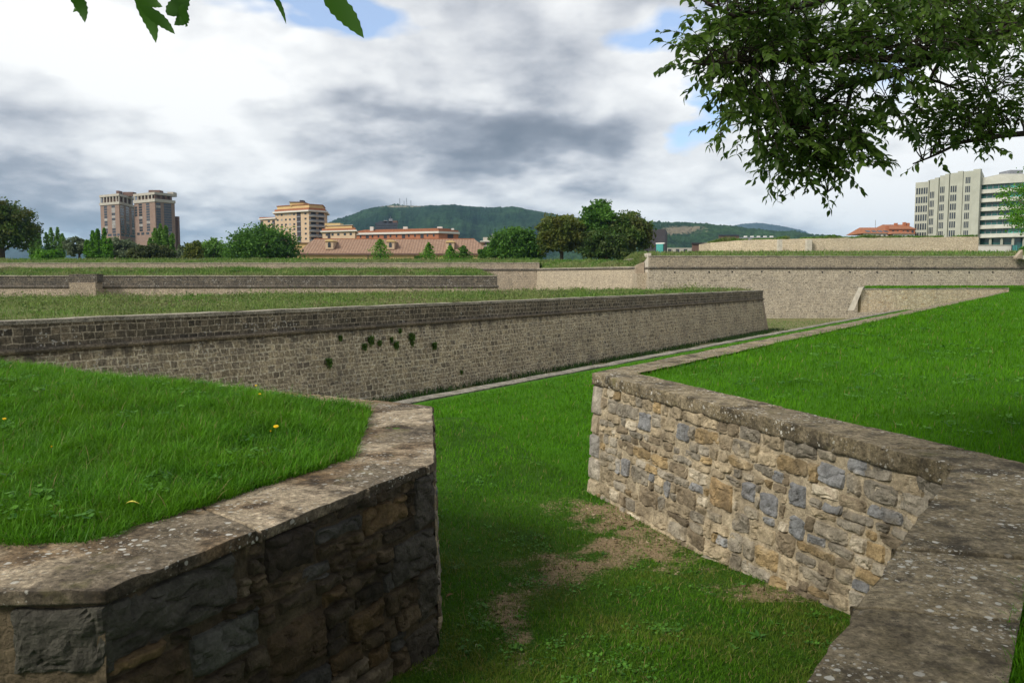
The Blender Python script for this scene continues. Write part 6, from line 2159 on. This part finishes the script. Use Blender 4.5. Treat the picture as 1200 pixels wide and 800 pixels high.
def dropped_leaf(pos, L, mat, lab, group=None, rot=0, cat='leaf', wd=.4):
    mb = MB()
    n = 8
    rw = []
    for k in range(n + 1):
        f = k / n
        hw = L * wd * .5 * math.sin(math.pi * f ** .8)
        c = Vector((math.cos(rot) * (f - .5) * L, math.sin(rot) * (f - .5) * L, .012 * math.sin(f * 3.1) + .002))
        s_ = Vector((-math.sin(rot), math.cos(rot), 0))
        rw.append([mb.vert(pos + c - s_ * hw + Vector((0, 0, hw * .5))), mb.vert(pos + c), mb.vert(pos + c + s_ * hw + Vector((0, 0, hw * .4)))])
    for k in range(n):
        for q in range(2): mb.face((rw[k][q], rw[k][q + 1], rw[k + 1][q + 1], rw[k + 1][q]))
    o = mb.build('fallen_leaf', mat, None, smooth=True, loc=pos)
    return tag(o, lab, cat, group)
p = mound_pt(154.5, 589)
dropped_leaf(p + Vector((0, 0, -.01)), .085, M['yleaf'], 'yellowed leaf lying in the mound grass near the coping', None, .2)
for px, py, L, m_, lab, rt_ in ((528, 698, .10, 'deadleaf', 'dry brown fallen leaf on the grass beside the dark left wall corner', .6),
                          (559, 757, .05, 'conc', 'small whitish dry leaf scrap low in the gap near the worn track', 1.2),
                          (516, 729, .05, 'white_trim', 'pale scrap of leaf at the foot of the left wall corner', 2.0)):
    p = P(px, py, .3)
    for _ in range(6): p = P(px, py, gz(p.x, p.y) + .04)
    dropped_leaf(p, L, M[m_], lab, None, rt_)

def weed_plant(px, py, r, lab, n=13, z=None):
    p = P(px, py, .2)
    for _ in range(6): p = P(px, py, (gz(p.x, p.y) if z is None else z(p.x, p.y)))
    lb_, ld_, ln_ = [], [], []
    for k in range(n):
        a = k * 2.399 + random.uniform(-.3, .3)
        up = random.uniform(.35, 1.2)
        lb_.append(p + Vector((math.cos(a), math.sin(a), 0)) * r * .08 * random.random() + Vector((0, 0, r * .5 * random.random())))
        dv = Vector((math.cos(a), math.sin(a), up)); ld_.append(dv); ln_.append(Vector((-math.cos(a) * up, -math.sin(a) * up, 1)))
    k = len(lb_)
    o = empty('weed_plant', p, lab, 'weed', 'broad leaved weeds')
    ll_ = np.array([r * random.uniform(.7, 1.2) for _ in range(k)])
    leaf_mesh('foliage', np.array(lb_), np.array(ld_), np.array(ln_), ll_, ll_ * .38, M['weed'], rng.random(k), o, curl=.4)
    mb = MB(); mb.tube([p - Vector((0, 0, .03)), p + Vector((.01, 0, r * .6))], .004, 5); mb.build('stem', M['stem'], o)
for px, py, r, lab in ((888, 752, .085, 'tallest broad leaved weed in the grass left of the near coping'), (872, 722, .06, 'bright weed with narrow leaves further up the wall foot'),
                       (905, 735, .06, 'weed cluster closest to the foot of the right wall'), (860, 765, .06, 'low weed rosette left of the tallest weed'),
                       (925, 760, .05, 'small weed beside the lower end of the right wall foot'), (870, 690, .07, 'little weed on the bare strip along the right wall'),
                       (512, 722, .06, 'small clover like weed at the foot of the left wall corner')):
    weed_plant(px, py, r, lab, 24)
for px, py, r, lab in ((22, 597, .10, 'pale broad weed in the lower left of the mound grass'), (40, 585, .07, 'dry seed head weed in the mound grass at the left'), (15, 515, .08, 'broad leaved weed at the left edge of the mound')):
    weed_plant(px, py, r, lab, 12, mound_z)

# ------------------------------------------------------------------ air
hm, t = newmat('haze_air')
v = t.n('ShaderNodeVolumePrincipled', None)
v.inputs['Color'].default_value = (.40, .70, 1.0, 1)
v.inputs['Density'].default_value = .000062
v.inputs['Anisotropy'].default_value = 0
t.n('ShaderNodeOutputMaterial', None, Volume=v.outputs[0])
mb = MB(); mb.box(-5600, 5600, -60, 10500, Zm - 1.2, 620)
hz = mb.build('haze', hm)
tag(hz, 'faint blue haze softening the far hills', 'haze', kind='stuff')

# ------------------------------------------------------------------ render settings
cy = scene.cycles
cy.max_bounces = 6
cy.diffuse_bounces = 3
cy.glossy_bounces = 2
cy.transmission_bounces = 4
cy.transparent_max_bounces = 4
cy.volume_bounces = 0
cy.use_denoising = True
cy.denoiser = 'OPENIMAGEDENOISE'
cy.sample_clamp_indirect = 6
vs = scene.view_settings
vs.view_transform = 'Standard'
vs.look = 'None'
vs.exposure = 0.72
vs.gamma = 1.0
vs.use_curve_mapping = False
